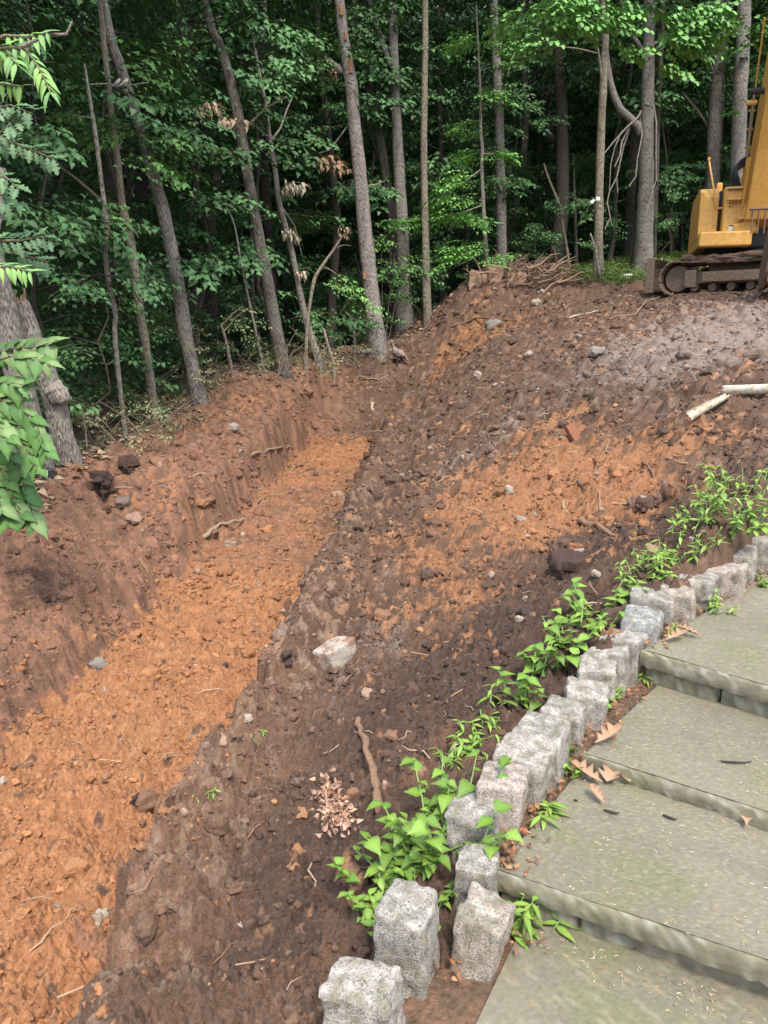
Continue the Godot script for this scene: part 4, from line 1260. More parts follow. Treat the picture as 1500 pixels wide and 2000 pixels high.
func edge_trees() -> void:
	rng.seed = 31
	var grey := Color(0.40, 0.355, 0.33); var pink := Color(0.47, 0.40, 0.38); var brn := Color(0.25, 0.205, 0.18); var dark := Color(0.14, 0.115, 0.10); var tan := Color(0.40, 0.33, 0.25); var pale := Color(0.40, 0.35, 0.31)
	var g := Color(0.072, 0.172, 0.056); var bright := Color(0.13, 0.30, 0.07)  # bright: light from the open sky painted into the leaf green
	var C := [9.0, 15.0, 3.4, 62, "wood", g]
	var t: Node3D
	t = tree("leaning_tree", "thick leaning tree with small black box at its foot, beside a knotted stump", [[80, 945, 54], [58, 830, 52], [25, 690, 52], [-10, 540, 52], [-50, 380, 52], [-90, 200, 50]], 8.2, Color(0.36, 0.315, 0.29), 13.0, [[[[-20, 500], [-5, 430], [5, 330]], 20, 14, 0.2]], [8.0, 13.0, 3.0, 150, "wood", g])
	t = tree("broken_tree", "knotted grey trunk broken off at head height, leaning with a burl on its side", [[132, 905, 48], [122, 850, 42], [105, 780, 44], [85, 720, 42], [60, 650, 38], [38, 590, 32]], 8.6, pale, 0.0, [], [])
	var bz := MB.new()
	var o := t.position
	var c1 := at_d(112, 768, 8.5) - o
	bz.rbox(Vector3(0.2, 0.26, 0.2), 0.09, 6, noise(9.0, 3, 44), 0.05, Vector3.ZERO, pale)
	part(t, "burl", bz.mesh(), M.bark, Transform3D(Basis(Vector3(0, 0, 1), 0.4), c1))
	for k in 5:
		var sb := MB.new()
		var a := at_d(24 + k * 6, 592, 8.6) - o
		sb.tube([a, a + Vector3(-0.03 + 0.012 * k, 0.1 + 0.05 * sin(k * 2.0), 0)], [0.03, 0.004], 5, Color(0.30, 0.2, 0.13))
		part(t, "splinter", sb.mesh(), M.bark)
	t = tree("thin_tree", "thin wavy bare tree at the bank edge with two small birds on its twig", [[247, 868, 9], [238, 790, 9.5], [228, 700, 10], [224, 640, 10], [226, 615, 10], [214, 560, 10], [206, 500, 9], [210, 450, 9], [200, 370, 9], [186, 260, 8], [172, 170, 6], [165, 125, 4]], 10.6, pale, 0.0,
		[[[[228, 702], [210, 712], [195, 708]], 3, 2, 0.1], [[[175, 165], [215, 163], [228, 169], [240, 166], [262, 165], [290, 161]], 2.4, 1.2, 0.1], [[[180, 230], [165, 228], [150, 230]], 2, 1, 0.0], [[[205, 430], [200, 415], [205, 400]], 2, 1, 0]], [])
	leafy(t, "fine", bright, [[205, 405, 10.6, 5, 12, 16, 0.7, 0], [160, 222, 10.6, 4, 18, 10, 0.9, 180], [190, 460, 10.6, 3, 10, 10, 0.6, 180]])
	t = tree("forked_tree", "slim tan tree with a long side limb slanting up over the thin wavy one", [[306, 832, 19], [296, 760, 18], [285, 680, 17], [272, 600, 17], [262, 520, 17], [252, 455, 17], [238, 395, 14], [232, 330, 13], [216, 210, 12]], 11.4, tan, 9.0,
		[[[[250, 455], [228, 428], [190, 385], [150, 350], [110, 320]], 9, 4, 0.6]], [6.5, 10.0, 1.6, 40, "maple", g])
	leafy(t, "maple", bright * 0.8, [[270, 300, 11.2, 8, 40, 40, 0.9, 0], [240, 250, 11.2, 6, 30, 20, 0.9, 180], [255, 590, 11.3, 3, 12, 12, 0.5, 0], [150, 265, 11, 5, 50, 12, 0.9, 180]])
	t = tree("straight_tree", "straight grey tree on the bank crest with vines at its foot", [[392, 796, 28], [378, 730, 28], [360, 640, 27], [345, 540, 26], [325, 440, 25], [300, 340, 24], [270, 240, 22], [235, 130, 20], [205, 20, 18]], 12.1, grey, 15.0, [[[[225, 120], [160, 60], [130, 0]], 12, 8, 1.0, dark]], C)
	leafy(t, "maple", bright * 0.62, [[250, 110, 12, 14, 80, 60, 1.0, 0], [300, 250, 12, 12, 50, 70, 1.0, 0], [340, 330, 12, 8, 40, 40, 0.9, 0], [60 + 90, 100, 11.5, 8, 50, 30, 1.0, 180]])
	leafy(t, "fine", Color(0.22, 0.22, 0.12), [[375, 640, 12, 5, 14, 40, 0.6, 0], [385, 740, 12, 8, 14, 40, 0.6, 0]], "vine", null, 5)
	t = tree("dark_tree", "tall dark-barked tree on the crest beside the wilted brush", [[553, 720, 27], [535, 620, 25], [512, 500, 23], [492, 390, 22], [472, 270, 21], [455, 180, 20], [430, 90, 18], [405, 20, 16]], 14.6, brn, 16.0, [[[[448, 150], [400, 100], [330, 60]], 9, 5, 1.0, dark], [[[470, 260], [520, 210], [560, 190]], 5, 3, .5]], C)
	leafy(t, "wood", g * 1.15, [[420, 90, 14.5, 16, 100, 80, 1.0, 180], [520, 120, 14.5, 12, 60, 80, 1.0, 0]])
	leafy(t, "dead", Color(0.48, 0.36, 0.25), [[395, 205, 14.4, 6, 18, 10, 1.0, 0], [445, 235, 14.4, 6, 25, 8, 1.0, 0]], "dead_leaves", M.dry)
	t = tree("crooked_tree", "slender crooked tree forking high up, hung with pale dead leaves", [[621, 702, 13], [596, 620, 13], [578, 530, 12], [562, 460, 11.5], [545, 395, 11], [537, 330, 10], [527, 270, 9], [518, 200, 7], [500, 110, 6], [490, 40, 5]], 15.6, pale, 0.0,
		[[[[530, 275], [548, 250], [560, 215], [572, 188]], 5, 2, 0.3], [[[526, 270], [510, 256], [490, 238]], 4, 2, -0.3], [[[528, 272], [500, 225], [470, 190]], 3, 1.5, .3], [[[548, 400], [575, 440], [590, 500]], 2.5, 1.2, .2]], [])
	leafy(t, "dead", Color(0.60, 0.52, 0.40), [[560, 360, 15.5, 7, 16, 10, 1.0, 0], [556, 448, 15.5, 6, 8, 12, 1.0, 0], [575, 530, 15.5, 4, 10, 8, .8, 0]], "dead_leaves", M.dry)
	t = tree("scarred_tree", "pinkish grey tree with stripped bark and a torn stub branch on the bare crest", [[737, 684, 34], [728, 600, 31], [720, 520, 30], [710, 420, 28], [702, 330, 26], [692, 240, 26], [685, 160, 25], [672, 80, 22], [664, 10, 20], [660, -40, 20]], 17.0, pink, 16.0,
		[[[[677, 145], [655, 128], [636, 112]], 12, 8, 0.3], [[[685, 238], [665, 265], [645, 292], [622, 300]], 3.5, 1.5, 0.2], [[[708, 365], [735, 360], [752, 353]], 3, 1.5, .2], [[[690, 355], [680, 372], [660, 355]], 2.5, 1.2, .2]], [10.0, 16.0, 3.4, 55, "wood", g])
	leafy(t, "maple", bright * 0.85, [[640, 80, 16.8, 8, 24, 24, 0.8, 180], [640, 130, 16.8, 6, 22, 16, 0.7, 180], [690, 110, 16.8, 4, 14, 16, 0.6, 0]])
	leafy(t, "dead", Color(0.31, 0.20, 0.125), [[636, 325, 16.9, 8, 12, 22, 1.1, 0], [640, 140, 16.9, 3, 10, 10, .9, 0], [665, 330, 16.9, 2, 10, 8, .8, 0]], "dead_leaves", M.dry)
	var wb := MB.new()
	for w in [[685, 128, 6, 15], [667, 20, 7, 10], [712, 538, 5, 9], [675, 70, 4, 8]]:
		var q := at_d(w[0], w[1], 16.86) - t.position
		var m := 17.0 / F
		var b2 := MB.new()
		b2.rbox(Vector3(w[2] * m, w[3] * m * 1.6, 0.03), 0.02, 3, noise(20.0, 2, 71), 0.02, q, Color(0.52, 0.26, 0.13))
		part(t, "wound", b2.mesh(), M.twig, Transform3D(Basis.IDENTITY, q)).set_meta("label", "fresh orange wound in the bark")
	t = tree("forked_trunk_tree", "tall grey tree forking above head height, touching a leaning trunk at its base", [[791, 645, 33], [788, 560, 28], [786, 450, 24], [780, 340, 22], [774, 220, 19], [770, 120, 18], [766, 0, 16], [764, -30, 16]], 18.6, grey, 17.0, [[[[764, 128], [745, 80], [730, 30], [716, -20]], 12, 9, 0.3]], [10.0, 17.0, 3.6, 62, "wood", g])
	leafy(t, "wood", bright * 0.5, [[800, 500, 18.4, 3, 20, 20, .6, 0]])
	t = tree("slanting_tree", "slanting grey trunk rising from behind the tall forked one", [[771, 645, 20], [768, 540, 18], [766, 430, 18], [752, 330, 18], [738, 250, 17], [718, 160, 15], [700, 60, 13]], 19.2, brn, 15.0, [[[[752, 325], [722, 260], [700, 190]], 10, 6, .4]], [9.5, 15.0, 3.0, 42, "wood", g])
	t = tree("pole_tree", "pale tan pole-straight tree without branches", [[835, 630, 15], [832, 500, 14.5], [829, 380, 13.5], [828, 260, 13], [830, 130, 12], [831, 0, 11], [831, -30, 11]], 18.0, tan, 15.0, [], [10.5, 15.0, 2.4, 29, "wood", g])
	t = tree("sapling", "thin sapling with layered bright green leaves behind the root pile", [[951, 540, 9], [948, 470, 8], [944, 400, 7.5], [941, 330, 7], [942, 290, 7], [939, 260, 6], [938, 180, 5], [934, 90, 4], [930, 10, 3]], 18.9, pale, 0.0,
		[[[[941, 330], [900, 360], [860, 372]], 3, 1.5, -0.5], [[[944, 400], [890, 420], [800, 432]], 3, 1, -0.7], [[[941, 300], [970, 302], [995, 296]], 3, 1.5, -0.3], [[[948, 470], [925, 505], [890, 520]], 3, 1.5, -.4]], [])
	leafy(t, "layer", bright * 1.35, [[900, 350, 18.4, 16, 36, 14, 0.85, 200], [900, 385, 18.4, 18, 40, 12, 0.85, 195], [900, 415, 18.3, 16, 40, 10, 0.85, 190], [860, 428, 18.3, 12, 40, 6, 0.85, 185], [800, 430, 18.1, 7, 22, 4, 0.8, 185], [925, 425, 18.5, 12, 20, 12, 0.8, 340], [965, 300, 18.6, 12, 26, 6, 0.75, 0], [925, 305, 18.6, 9, 20, 10, 0.7, 180],
		[920, 250, 18.7, 12, 20, 14, .7, 180], [950, 180, 18.7, 12, 24, 10, .75, 0], [925, 80, 18.7, 18, 38, 16, .8, 180], [975, 85, 18.6, 16, 28, 16, .8, 0], [890 + 20, 495, 18.2, 18, 30, 16, 0.8, 200], [960, 505, 18.3, 14, 20, 12, 0.75, 340], [930, 480, 18.3, 12, 26, 10, .75, 200]])
	t = tree("grey_tree", "grey straight tree just behind the root pile and the bright sapling", [[981, 530, 21], [979, 430, 20], [977, 330, 19], [975, 230, 18.5], [970, 130, 17], [966, 40, 16], [964, -30, 15]], 20.0, grey, 16.0, [], [10.5, 16.0, 3.0, 46, "wood", g])
	leafy(t, "maple", bright * 0.75, [[985, 20, 19, 6, 30, 20, .9, 0]])
	t = tree("camera_tree", "pale-barked tree with a small white security camera and a dead vine on its trunk", [[1168, 550, 19], [1169, 480, 17.5], [1170, 400, 16.5], [1172, 320, 15.5], [1175, 240, 15], [1178, 170, 14.5], [1180, 120, 14], [1183, 70, 12], [1178, 20, 10]], 18.3, tan, 10.0,
		[[[[1153, 456], [1163, 485], [1168, 520], [1174, 545]], 4, 4, -0.2, Color(0.42, 0.36, 0.3)], [[[1170, 105], [1130, 95], [1085, 90], [1062, 80]], 3, 2, -1.0], [[[1176, 160], [1170, 110], [1165, 80]], 6, 3, -.3]], [8.5, 11.0, 2.0, 30, "tulip", bright * 0.8])
	leafy(t, "tulip", bright, [[1060, 20, 16.2, 20, 70, 26, 0.95, 180], [1130, 25, 16.0, 16, 60, 26, 0.95, 0], [1180, 45, 15.8, 12, 50, 26, 0.95, 0], [1045, 70, 16.2, 9, 36, 22, 0.9, 180], [1210, 85, 15.9, 8, 26, 24, 0.85, 0], [1100, 60, 16, 8, 40, 16, .9, 0], [1010, 110, 16.4, 2, 10, 10, .8, 180], [1180, 8, 15.9, 10, 60, 10, .95, 0]])
	t = tree("big_tree", "large flared grey tree with a bent broken limb and hanging torn branches", [[1256, 524, 44], [1257, 490, 36], [1260, 420, 32], [1262, 340, 29], [1264, 250, 26], [1266, 160, 23], [1267, 60, 21], [1269, -30, 20]], 19.7, Color(0.34, 0.30, 0.275), 18.0,
		[[[[1252, 262], [1245, 245], [1232, 232], [1212, 214], [1200, 190], [1192, 160], [1185, 120], [1182, 90], [1175, 50]], 17, 10, -0.4], [[[1257, 100], [1240, 75], [1225, 40], [1212, 0]], 9, 6, .3],
		[[[1256, 212], [1245, 230], [1225, 248], [1200, 275], [1180, 300]], 5, 2.5, -0.5, pale], [[[1232, 245], [1215, 275], [1210, 305], [1200, 326]], 4, 2, -.6, pale], [[[1232, 247], [1218, 285], [1205, 345], [1190, 375], [1186, 395], [1192, 425], [1181, 448]], 3.5, 1.5, -.6, pale], [[[1215, 255], [1200, 290], [1193, 320], [1190, 372]], 3, 1.5, -.5, pale], [[[1250, 225], [1254, 265], [1245, 310], [1242, 345], [1228, 364]], 3.5, 2, -.6, pale], [[[1277, 205], [1282, 240], [1281, 300], [1282, 350], [1274, 375], [1262, 420]], 3.5, 1.5, -.5, pale], [[[1204, 345], [1207, 378]], 2, 1, -.6, pale], [[[1186, 395], [1195, 440]], 2, 1, -.6, pale]], [10.5, 18.0, 3.8, 66, "wood", g])
	leafy(t, "tulip", bright, [[1310, 50, 15.8, 16, 30, 30, .95, 0], [1360, 40, 15.8, 16, 40, 36, .95, 0], [1340, 90, 15.6, 12, 40, 20, .9, 0], [1305, 125, 15.6, 5, 14, 14, .8, 0], [1380, 20, 15.8, 8, 30, 20, .95, 0]])
	t = tree("slim_dark_tree", "slim dark tree pressed close behind the large flared one", [[1277, 500, 10], [1281, 380, 9.5], [1284, 260, 9.5], [1289, 150, 9], [1294, 40, 8], [1296, -30, 8]], 20.6, brn, 13.0, [], [10, 13.0, 2.0, 16, "wood", g])
	t = tree("tall_tree", "tall grey brown tree standing directly behind the excavator hood", [[1392, 420, 25], [1391, 360, 25], [1394, 270, 24], [1398, 180, 23], [1404, 100, 22], [1412, 20, 20], [1415, -30, 20]], 20.6, Color(0.24, 0.205, 0.185), 17.0, [[[[1394, 262], [1380, 241], [1362, 215], [1332, 180]], 7, 4, .3, brn]], [11.0, 17.0, 3.4, 49, "wood", g])
	t = tree("light_tree", "light grey tree behind the excavator boom with leafy sprouts", [[1438, 420, 28], [1441, 330, 27], [1444, 240, 27], [1448, 140, 26], [1453, 50, 26], [1456, -30, 25]], 20.2, grey, 17.0, [], [11.0, 17.0, 3.2, 46, "wood", g])
	leafy(t, "tulip", bright * 0.75, [[1445, 100, 19.6, 6, 40, 24, .9, 180], [1485, 60, 19, 8, 20, 40, .9, 0], [1440, 215, 19.8, 2, 8, 8, .7, 180], [1420, 15, 18, 8, 50, 16, .95, 180], [1490, 135, 19, 4, 12, 16, .9, 0]])
	tree("young_tree", "thin crooked young tree at the shaded end of the root pile", [[1117, 552, 5.5], [1108, 490, 5.5], [1099, 440, 6], [1092, 400, 5], [1072, 350, 4], [1062, 320, 3]], 20.0, tan, 0.0, [], [])
	tree("young_tree", "short straight young tree in the shade left of the security camera tree".replace("left of", "beside"), [[1126, 535, 6.5], [1125, 460, 6], [1122, 380, 5], [1120, 300, 4]], 22.0, brn, 0.0, [], [])
	tree("shade_tree", "dark slim tree in the hollow behind the broken knotted trunk", [[126, 740, 16], [112, 640, 15], [100, 540, 14], [88, 440, 13], [74, 330, 12], [66, 230, 11]], 13.6, dark, 12.0, [], [7.5, 12.0, 2.4, 70, "wood", g])
	tree("shade_tree", "pair-like dark trunk behind the vine-footed straight tree", [[372, 590, 18], [352, 500, 17], [338, 440, 16], [318, 340, 15]], 17.0, dark, 13.0, [], [8.5, 13.0, 2.6, 70, "wood", g])
	tree("bent_sapling", "thin bare sapling in front of the dark-barked tree", [[516, 728, 5], [500, 650, 5], [487, 590, 4.5], [472, 520, 4], [458, 440, 3], [440, 400, 2]], 14.0, pale, 0.0, [], [])
	# dead saplings and stubs on the crest
	var ds := tree("dead_sapling", "bare bent dead sapling with a bushy broken tip", [[597, 728, 7], [599, 660, 6.5], [603, 610, 6], [612, 555, 7], [622, 530, 6], [650, 490, 5], [668, 462, 4]], 15.3, Color(0.46, 0.36, 0.28), 0.0, [[[[664, 468], [660, 450], [666, 438]], 2, 1, 0], [[[668, 462], [680, 455], [682, 445]], 2, 1, 0], [[[655, 484], [672, 478], [685, 480]], 2, 1, .2], [[[630, 520], [650, 530], [670, 545]], 2, 1, .2]], [])
	leafy(ds, "dead", Color(0.40, 0.28, 0.18), [[668, 452, 15.3, 4, 8, 8, .6, 0]], "dead_leaves", M.dry)
	leafy(ds, "maple", bright, [[665, 560, 15.6, 7, 24, 10, .7, 0], [700, 590, 15.8, 5, 20, 14, .7, 0], [650, 545, 15.6, 4, 14, 8, .7, 0]])
	tree("dead_stub", "short pale dead stub with two splintered prongs", [[652, 712, 5], [642, 680, 5], [634, 650, 6], [630, 640, 3]], 15.6, Color(0.48, 0.38, 0.30), 0.0, [[[[640, 672], [634, 690]], 2, 1, 0]], [])
	tree("dead_stub", "thin grey dead stub bent at the top", [[693, 690, 4], [690, 640, 3.5], [680, 612, 2.5]], 16.4, pale, 0.0, [], [])
	var bs := tree("dead_stub", "splintered stub on the bank tip leaning into wilted brush", [[456, 742, 8], [448, 700, 7], [440, 660, 6], [431, 634, 5]], 13.4, Color(0.36, 0.27, 0.21), 0.0, [[[[432, 636], [455, 612], [475, 598]], 3, 1.5, .3], [[[436, 650], [460, 620], [480, 605]], 3, 1.5, .4]], [])
	leafy(bs, "fine", Color(0.16, 0.22, 0.09), [[455, 620, 13.5, 9, 35, 22, .8, 0], [490, 640, 13.8, 5, 25, 20, .8, 0]])
	# shoots by the foot of the crest
	var es := thing("bush", "leafy maple shoots between the scarred tree and the forked tree", "bush", at_d(745, 655, 17.6))
	es.position.y = height(es.position.x, es.position.z)
	var eb := MB.new()
	for k in 5: eb.tube([Vector3(k * 0.06 - 0.1, -0.1, 0), Vector3(k * 0.16 - 0.3, 1.0, 0), Vector3(k * 0.3 - 0.6, 1.9, 0)], [0.014, 0.01, 0.004], 5, brn)
	part(es, "stems", eb.mesh(), M.bark)
	leafy(es, "maple", bright * 0.7, [[740, 530, 17.4, 12, 36, 40, .8, 0], [720, 480, 17.4, 6, 20, 20, .8, 0], [790, 515, 17.2, 6, 30, 20, .7, 0]])

func deep_wood() -> void:
	rng.seed = 1234
	var g := Color(0.066, 0.166, 0.058)
	var kinds := [   # name, label, trunk radius, height, foliage from, to, radius, sprays, kind, bark, copies, nearest beyond the edge
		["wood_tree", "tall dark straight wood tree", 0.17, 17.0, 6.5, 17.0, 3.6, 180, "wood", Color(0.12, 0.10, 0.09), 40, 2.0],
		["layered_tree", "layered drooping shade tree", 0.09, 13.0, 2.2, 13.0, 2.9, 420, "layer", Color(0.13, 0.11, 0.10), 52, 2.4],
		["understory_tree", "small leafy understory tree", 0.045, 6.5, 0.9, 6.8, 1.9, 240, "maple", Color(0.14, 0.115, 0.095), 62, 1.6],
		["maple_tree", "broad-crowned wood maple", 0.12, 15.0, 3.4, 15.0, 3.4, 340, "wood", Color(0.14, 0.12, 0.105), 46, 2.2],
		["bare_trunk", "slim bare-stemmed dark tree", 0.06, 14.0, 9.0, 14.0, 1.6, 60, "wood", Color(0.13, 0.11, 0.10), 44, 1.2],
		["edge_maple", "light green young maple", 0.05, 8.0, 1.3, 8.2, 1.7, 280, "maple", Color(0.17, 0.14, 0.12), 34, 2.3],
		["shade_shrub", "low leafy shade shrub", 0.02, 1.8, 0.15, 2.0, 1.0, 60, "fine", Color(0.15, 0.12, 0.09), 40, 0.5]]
	var spots := []
	var marks := []        # bearing of things at the edge of the wood, for saying where a tree stands
	for e in [[60, 8.2, "thick leaning tree"], [135, 8.6, "broken knotted trunk"], [230, 10.6, "thin wavy tree"], [285, 11.4, "slim tan tree"], [370, 12.1, "vine-footed straight tree"], [440, 13.4, "splintered stub"], [535, 14.6, "dark-barked tree"], [600, 15.3, "dead sapling"], [660, 15.6, "pale dead stub"], [730, 17, "scarred tree"], [785, 18.6, "tall forked tree"], [832, 18, "pole-straight tree"], [900, 18, "bright sapling leaves"], [980, 20, "grey tree by the root pile"], [1050, 18, "root pile"], [1115, 20, "thin crooked young tree"], [1170, 18.3, "security camera tree"], [1257, 18, "large flared tree"], [1330, 18, "excavator blade"], [1394, 20, "excavator hood"], [1445, 20, "excavator boom"], [1560, 20, "excavator cab"], [-60, 8, "oak boughs"]]:
		var mp := at_d(e[0], 500, e[1])
		marks.append([rad_to_deg(atan2(mp.x, -mp.z)), e[2]])
	for q in kinds:
		var p := thing(q[0], q[1], "shrub" if q[0] == "shade_shrub" else "tree", Vector3.ZERO, q[0].replace("_", " ") + "s inside the wood")
		var b := MB.new()
		var pts := []; var rr := []
		var n := 9
		for k in n:
			var f := float(k) / (n - 1)
			pts.append(Vector3(n_edge.get_noise_2d(f * 2.0, q[2] * 90) * 0.5, f * q[3] - 0.4 * (1 - f), n_edge.get_noise_2d(f * 2.0, q[2] * 90 + 30) * 0.5))
			rr.append(q[2] * (1.0 - 0.72 * f) * (1.35 if k == 0 else 1.0))
		b.tube(pts, rr, 9, q[9], n_mid, 0.2)
		var xf := []; var cl := []
		var limbs := maxi(5, int(q[7] / 11))
		for l in limbs:
			var y := lerpf(q[4], q[5] * 0.96, pow((l + rng.randf()) / limbs, 0.9))
			var a := rng.randf() * TAU
			var f := clampf(y / q[3], 0, 0.999)
			var c: Vector3 = (pts[int(f * (n - 1))] as Vector3).lerp(pts[mini(int(f * (n - 1)) + 1, n - 1)], fmod(f * (n - 1), 1.0))
			var taper: float = 1.0 - 0.55 * clampf((y - q[4]) / (q[5] - q[4]), 0, 1)
			var ln: float = q[6] * taper * rng.randf_range(0.6, 1.15)
			var dir := Vector3(cos(a), 0.12, sin(a))
			var e := c + dir * ln
			b.tube([c, c.lerp(e, 0.5) + Vector3(0, ln * 0.08, 0), e], [q[2] * 0.22 * taper + 0.006, q[2] * 0.12 + 0.004, 0.003], 4, q[9], null, 0.0, false)
			for s in 11:
				var t := 0.25 + 0.75 * rng.randf()
				var o := Vector3(-dir.z, 0, dir.x) * rng.randfn(0, 0.28) * ln * 0.8 * t
				var pos := c + dir * ln * t + o + Vector3(0, ln * 0.08 - o.length() * 0.2 + rng.randf_range(-0.1, 0.1), 0)
				var bs := Basis(Vector3.UP, -a + rng.randf_range(-0.9, 0.9)) * Basis(Vector3(0, 0, 1), rng.randf_range(-0.5, 0.05))
				xf.append(Transform3D(bs.scaled(Vector3.ONE * rng.randf_range(0.8, 1.35)), pos))
				cl.append((Color(0.08, 0.195, 0.07) if q[0] == "edge_maple" else g).lerp(Color(0.085, 0.165, 0.05), rng.randf() * 0.6) * rng.randf_range(0.75, 1.3))
		part(p, "trunk", b.mesh(), M.bark)
		many(p, "crown", SP["%s%d" % [q[8], rng.randi() % 3]], M.leaf, xf, cl)
		for k in int(q[10]):
			var o: Node3D = p
			if k > 0:
				o = p.duplicate()
				o.name = numbered(q[0])
				add_child(o)
			var pos := Vector3.ZERO
			for attempt in 30:
				var az := deg_to_rad(rng.randf_range(-34, 32))
				var near: float = table(-rad_to_deg(az), crest_a, crest_d) + q[11]
				if (rad_to_deg(az) > 2.0 or rad_to_deg(az) < -21.0) and q[11] < 2.0: near += 1.4
				if q[0] == "edge_maple" and rad_to_deg(az) < -14.0: near += 1.6
				var d := lerpf(near, 52.0 if q[11] > 1.0 and q[0] != "edge_maple" else near + 6.0, pow(rng.randf(), 1.45))
				pos = Vector3(sin(az) * d, 0, -cos(az) * d)
				var ok := true
				for s in spots:
					if Vector2(s.x - pos.x, s.z - pos.z).length() < (1.5 if q[11] > 1.0 else 0.8): ok = false
				if ok: break
			spots.append(pos)
			pos.y = (height(pos.x, pos.z) if pos.length() < 22 else bil(g_out, pos.x, pos.z)) - 0.1
			o.position = pos
			var azd := rad_to_deg(atan2(pos.x, -pos.z))
			var best := 0
			for e in marks.size():
				if absf(marks[e][0] - azd) < absf(marks[best][0] - azd): best = e
			var dd: float = Vector2(pos.x, pos.z).length() - table(-azd, crest_a, crest_d)
			o.set_meta("label", "%s %s behind the %s" % [q[1], "close" if dd < 5.0 else ("a little way" if dd < 13.0 else ("well" if dd < 22.0 else "far")), marks[best][1]])
			o.rotation = Vector3(rng.randf_range(-0.05, 0.05), rng.randf() * TAU, rng.randf_range(-0.05, 0.05))
			o.scale = Vector3.ONE * rng.randf_range(0.8, 1.2)
	# the wood beyond, where single trees cannot be told apart
	var xf := []; var cl := []
	for k in 30000:
		var az := deg_to_rad(rng.randf_range(-46, 44))
		var d := rng.randf_range(52, 66)
		var y := rng.randf_range(-1.5, 24.0)
		xf.append(Transform3D((Basis(Vector3.UP, rng.randf() * TAU) * Basis(Vector3(0, 0, 1), rng.randf_range(-0.5, 0.1))).scaled(Vector3.ONE * rng.randf_range(2.0, 3.4)), Vector3(sin(az) * d, y, -cos(az) * d)))
		cl.append(g * rng.randf_range(0.7, 1.3))
	var far := many(self, "distant_wood", SP["wood0"], M.leaf, xf, cl, true)
	far.set_meta("label", "unbroken dark foliage of the wood far behind the trees"); far.set_meta("category", "wood")
	# fallen leaves under the edge of the wood, wilted brush on the crest, green cover by the big tree
	var lf := leaf(OVATE, 1.0, 0.4, 0.3).mesh()
	xf = []; cl = []
	for k in 5200:
		var az := deg_to_rad(rng.randf_range(-30, 29))
		var d := table(-rad_to_deg(az), crest_a, crest_d) + rng.randf_range(-0.3, 2.6)
		var x := sin(az) * d; var z := -cos(az) * d
		var e := rng.randf_range(0.05, 0.12)
		xf.append(Transform3D(Basis.from_euler(Vector3(rng.randf_range(-0.6, 0.6), rng.randf() * TAU, rng.randf_range(-0.6, 0.6))).scaled(Vector3.ONE * e), Vector3(x, height(x, z) + 0.02, z)))
		cl.append(Color(0.30, 0.19, 0.12).lerp(Color(0.46, 0.36, 0.25), rng.randf()) * rng.randf_range(0.6, 1.0))
	var fl := many(self, "fallen_leaves", lf, M.dry, xf, cl, true)
	fl.set_meta("label", "dead leaves on the ground along the edge of the wood"); fl.set_meta("category", "leaf litter")
	xf = []; cl = []
	for k in 6500:
		var u := rng.randf_range(1085, 1370); var d := rng.randf_range(17.0, 24.0)
		var az := atan2((u - 750.0) / F, cp)
		var x := sin(az) * d; var z := -cos(az) * d
		if d < 17.9 + 0.8 * n_col.get_noise_2d(x, z) : continue
		var e := rng.randf_range(0.3, 0.75)
		xf.append(Transform3D((Basis(Vector3.UP, rng.randf() * TAU) * Basis(Vector3(0, 0, 1), rng.randf_range(0.0, 1.0))).scaled(Vector3.ONE * e), Vector3(x, height(x, z) + 0.02, z)))
		cl.append(Color(0.13, 0.25, 0.05).lerp(Color(0.22, 0.32, 0.08), rng.randf()) * rng.randf_range(0.6, 1.1))
	var gc := many(self, "ground_cover", SP["fine0"], M.leaf, xf, cl, true)
	gc.set_meta("label", "low green plants round the foot of the large flared tree"); gc.set_meta("category", "ground cover")

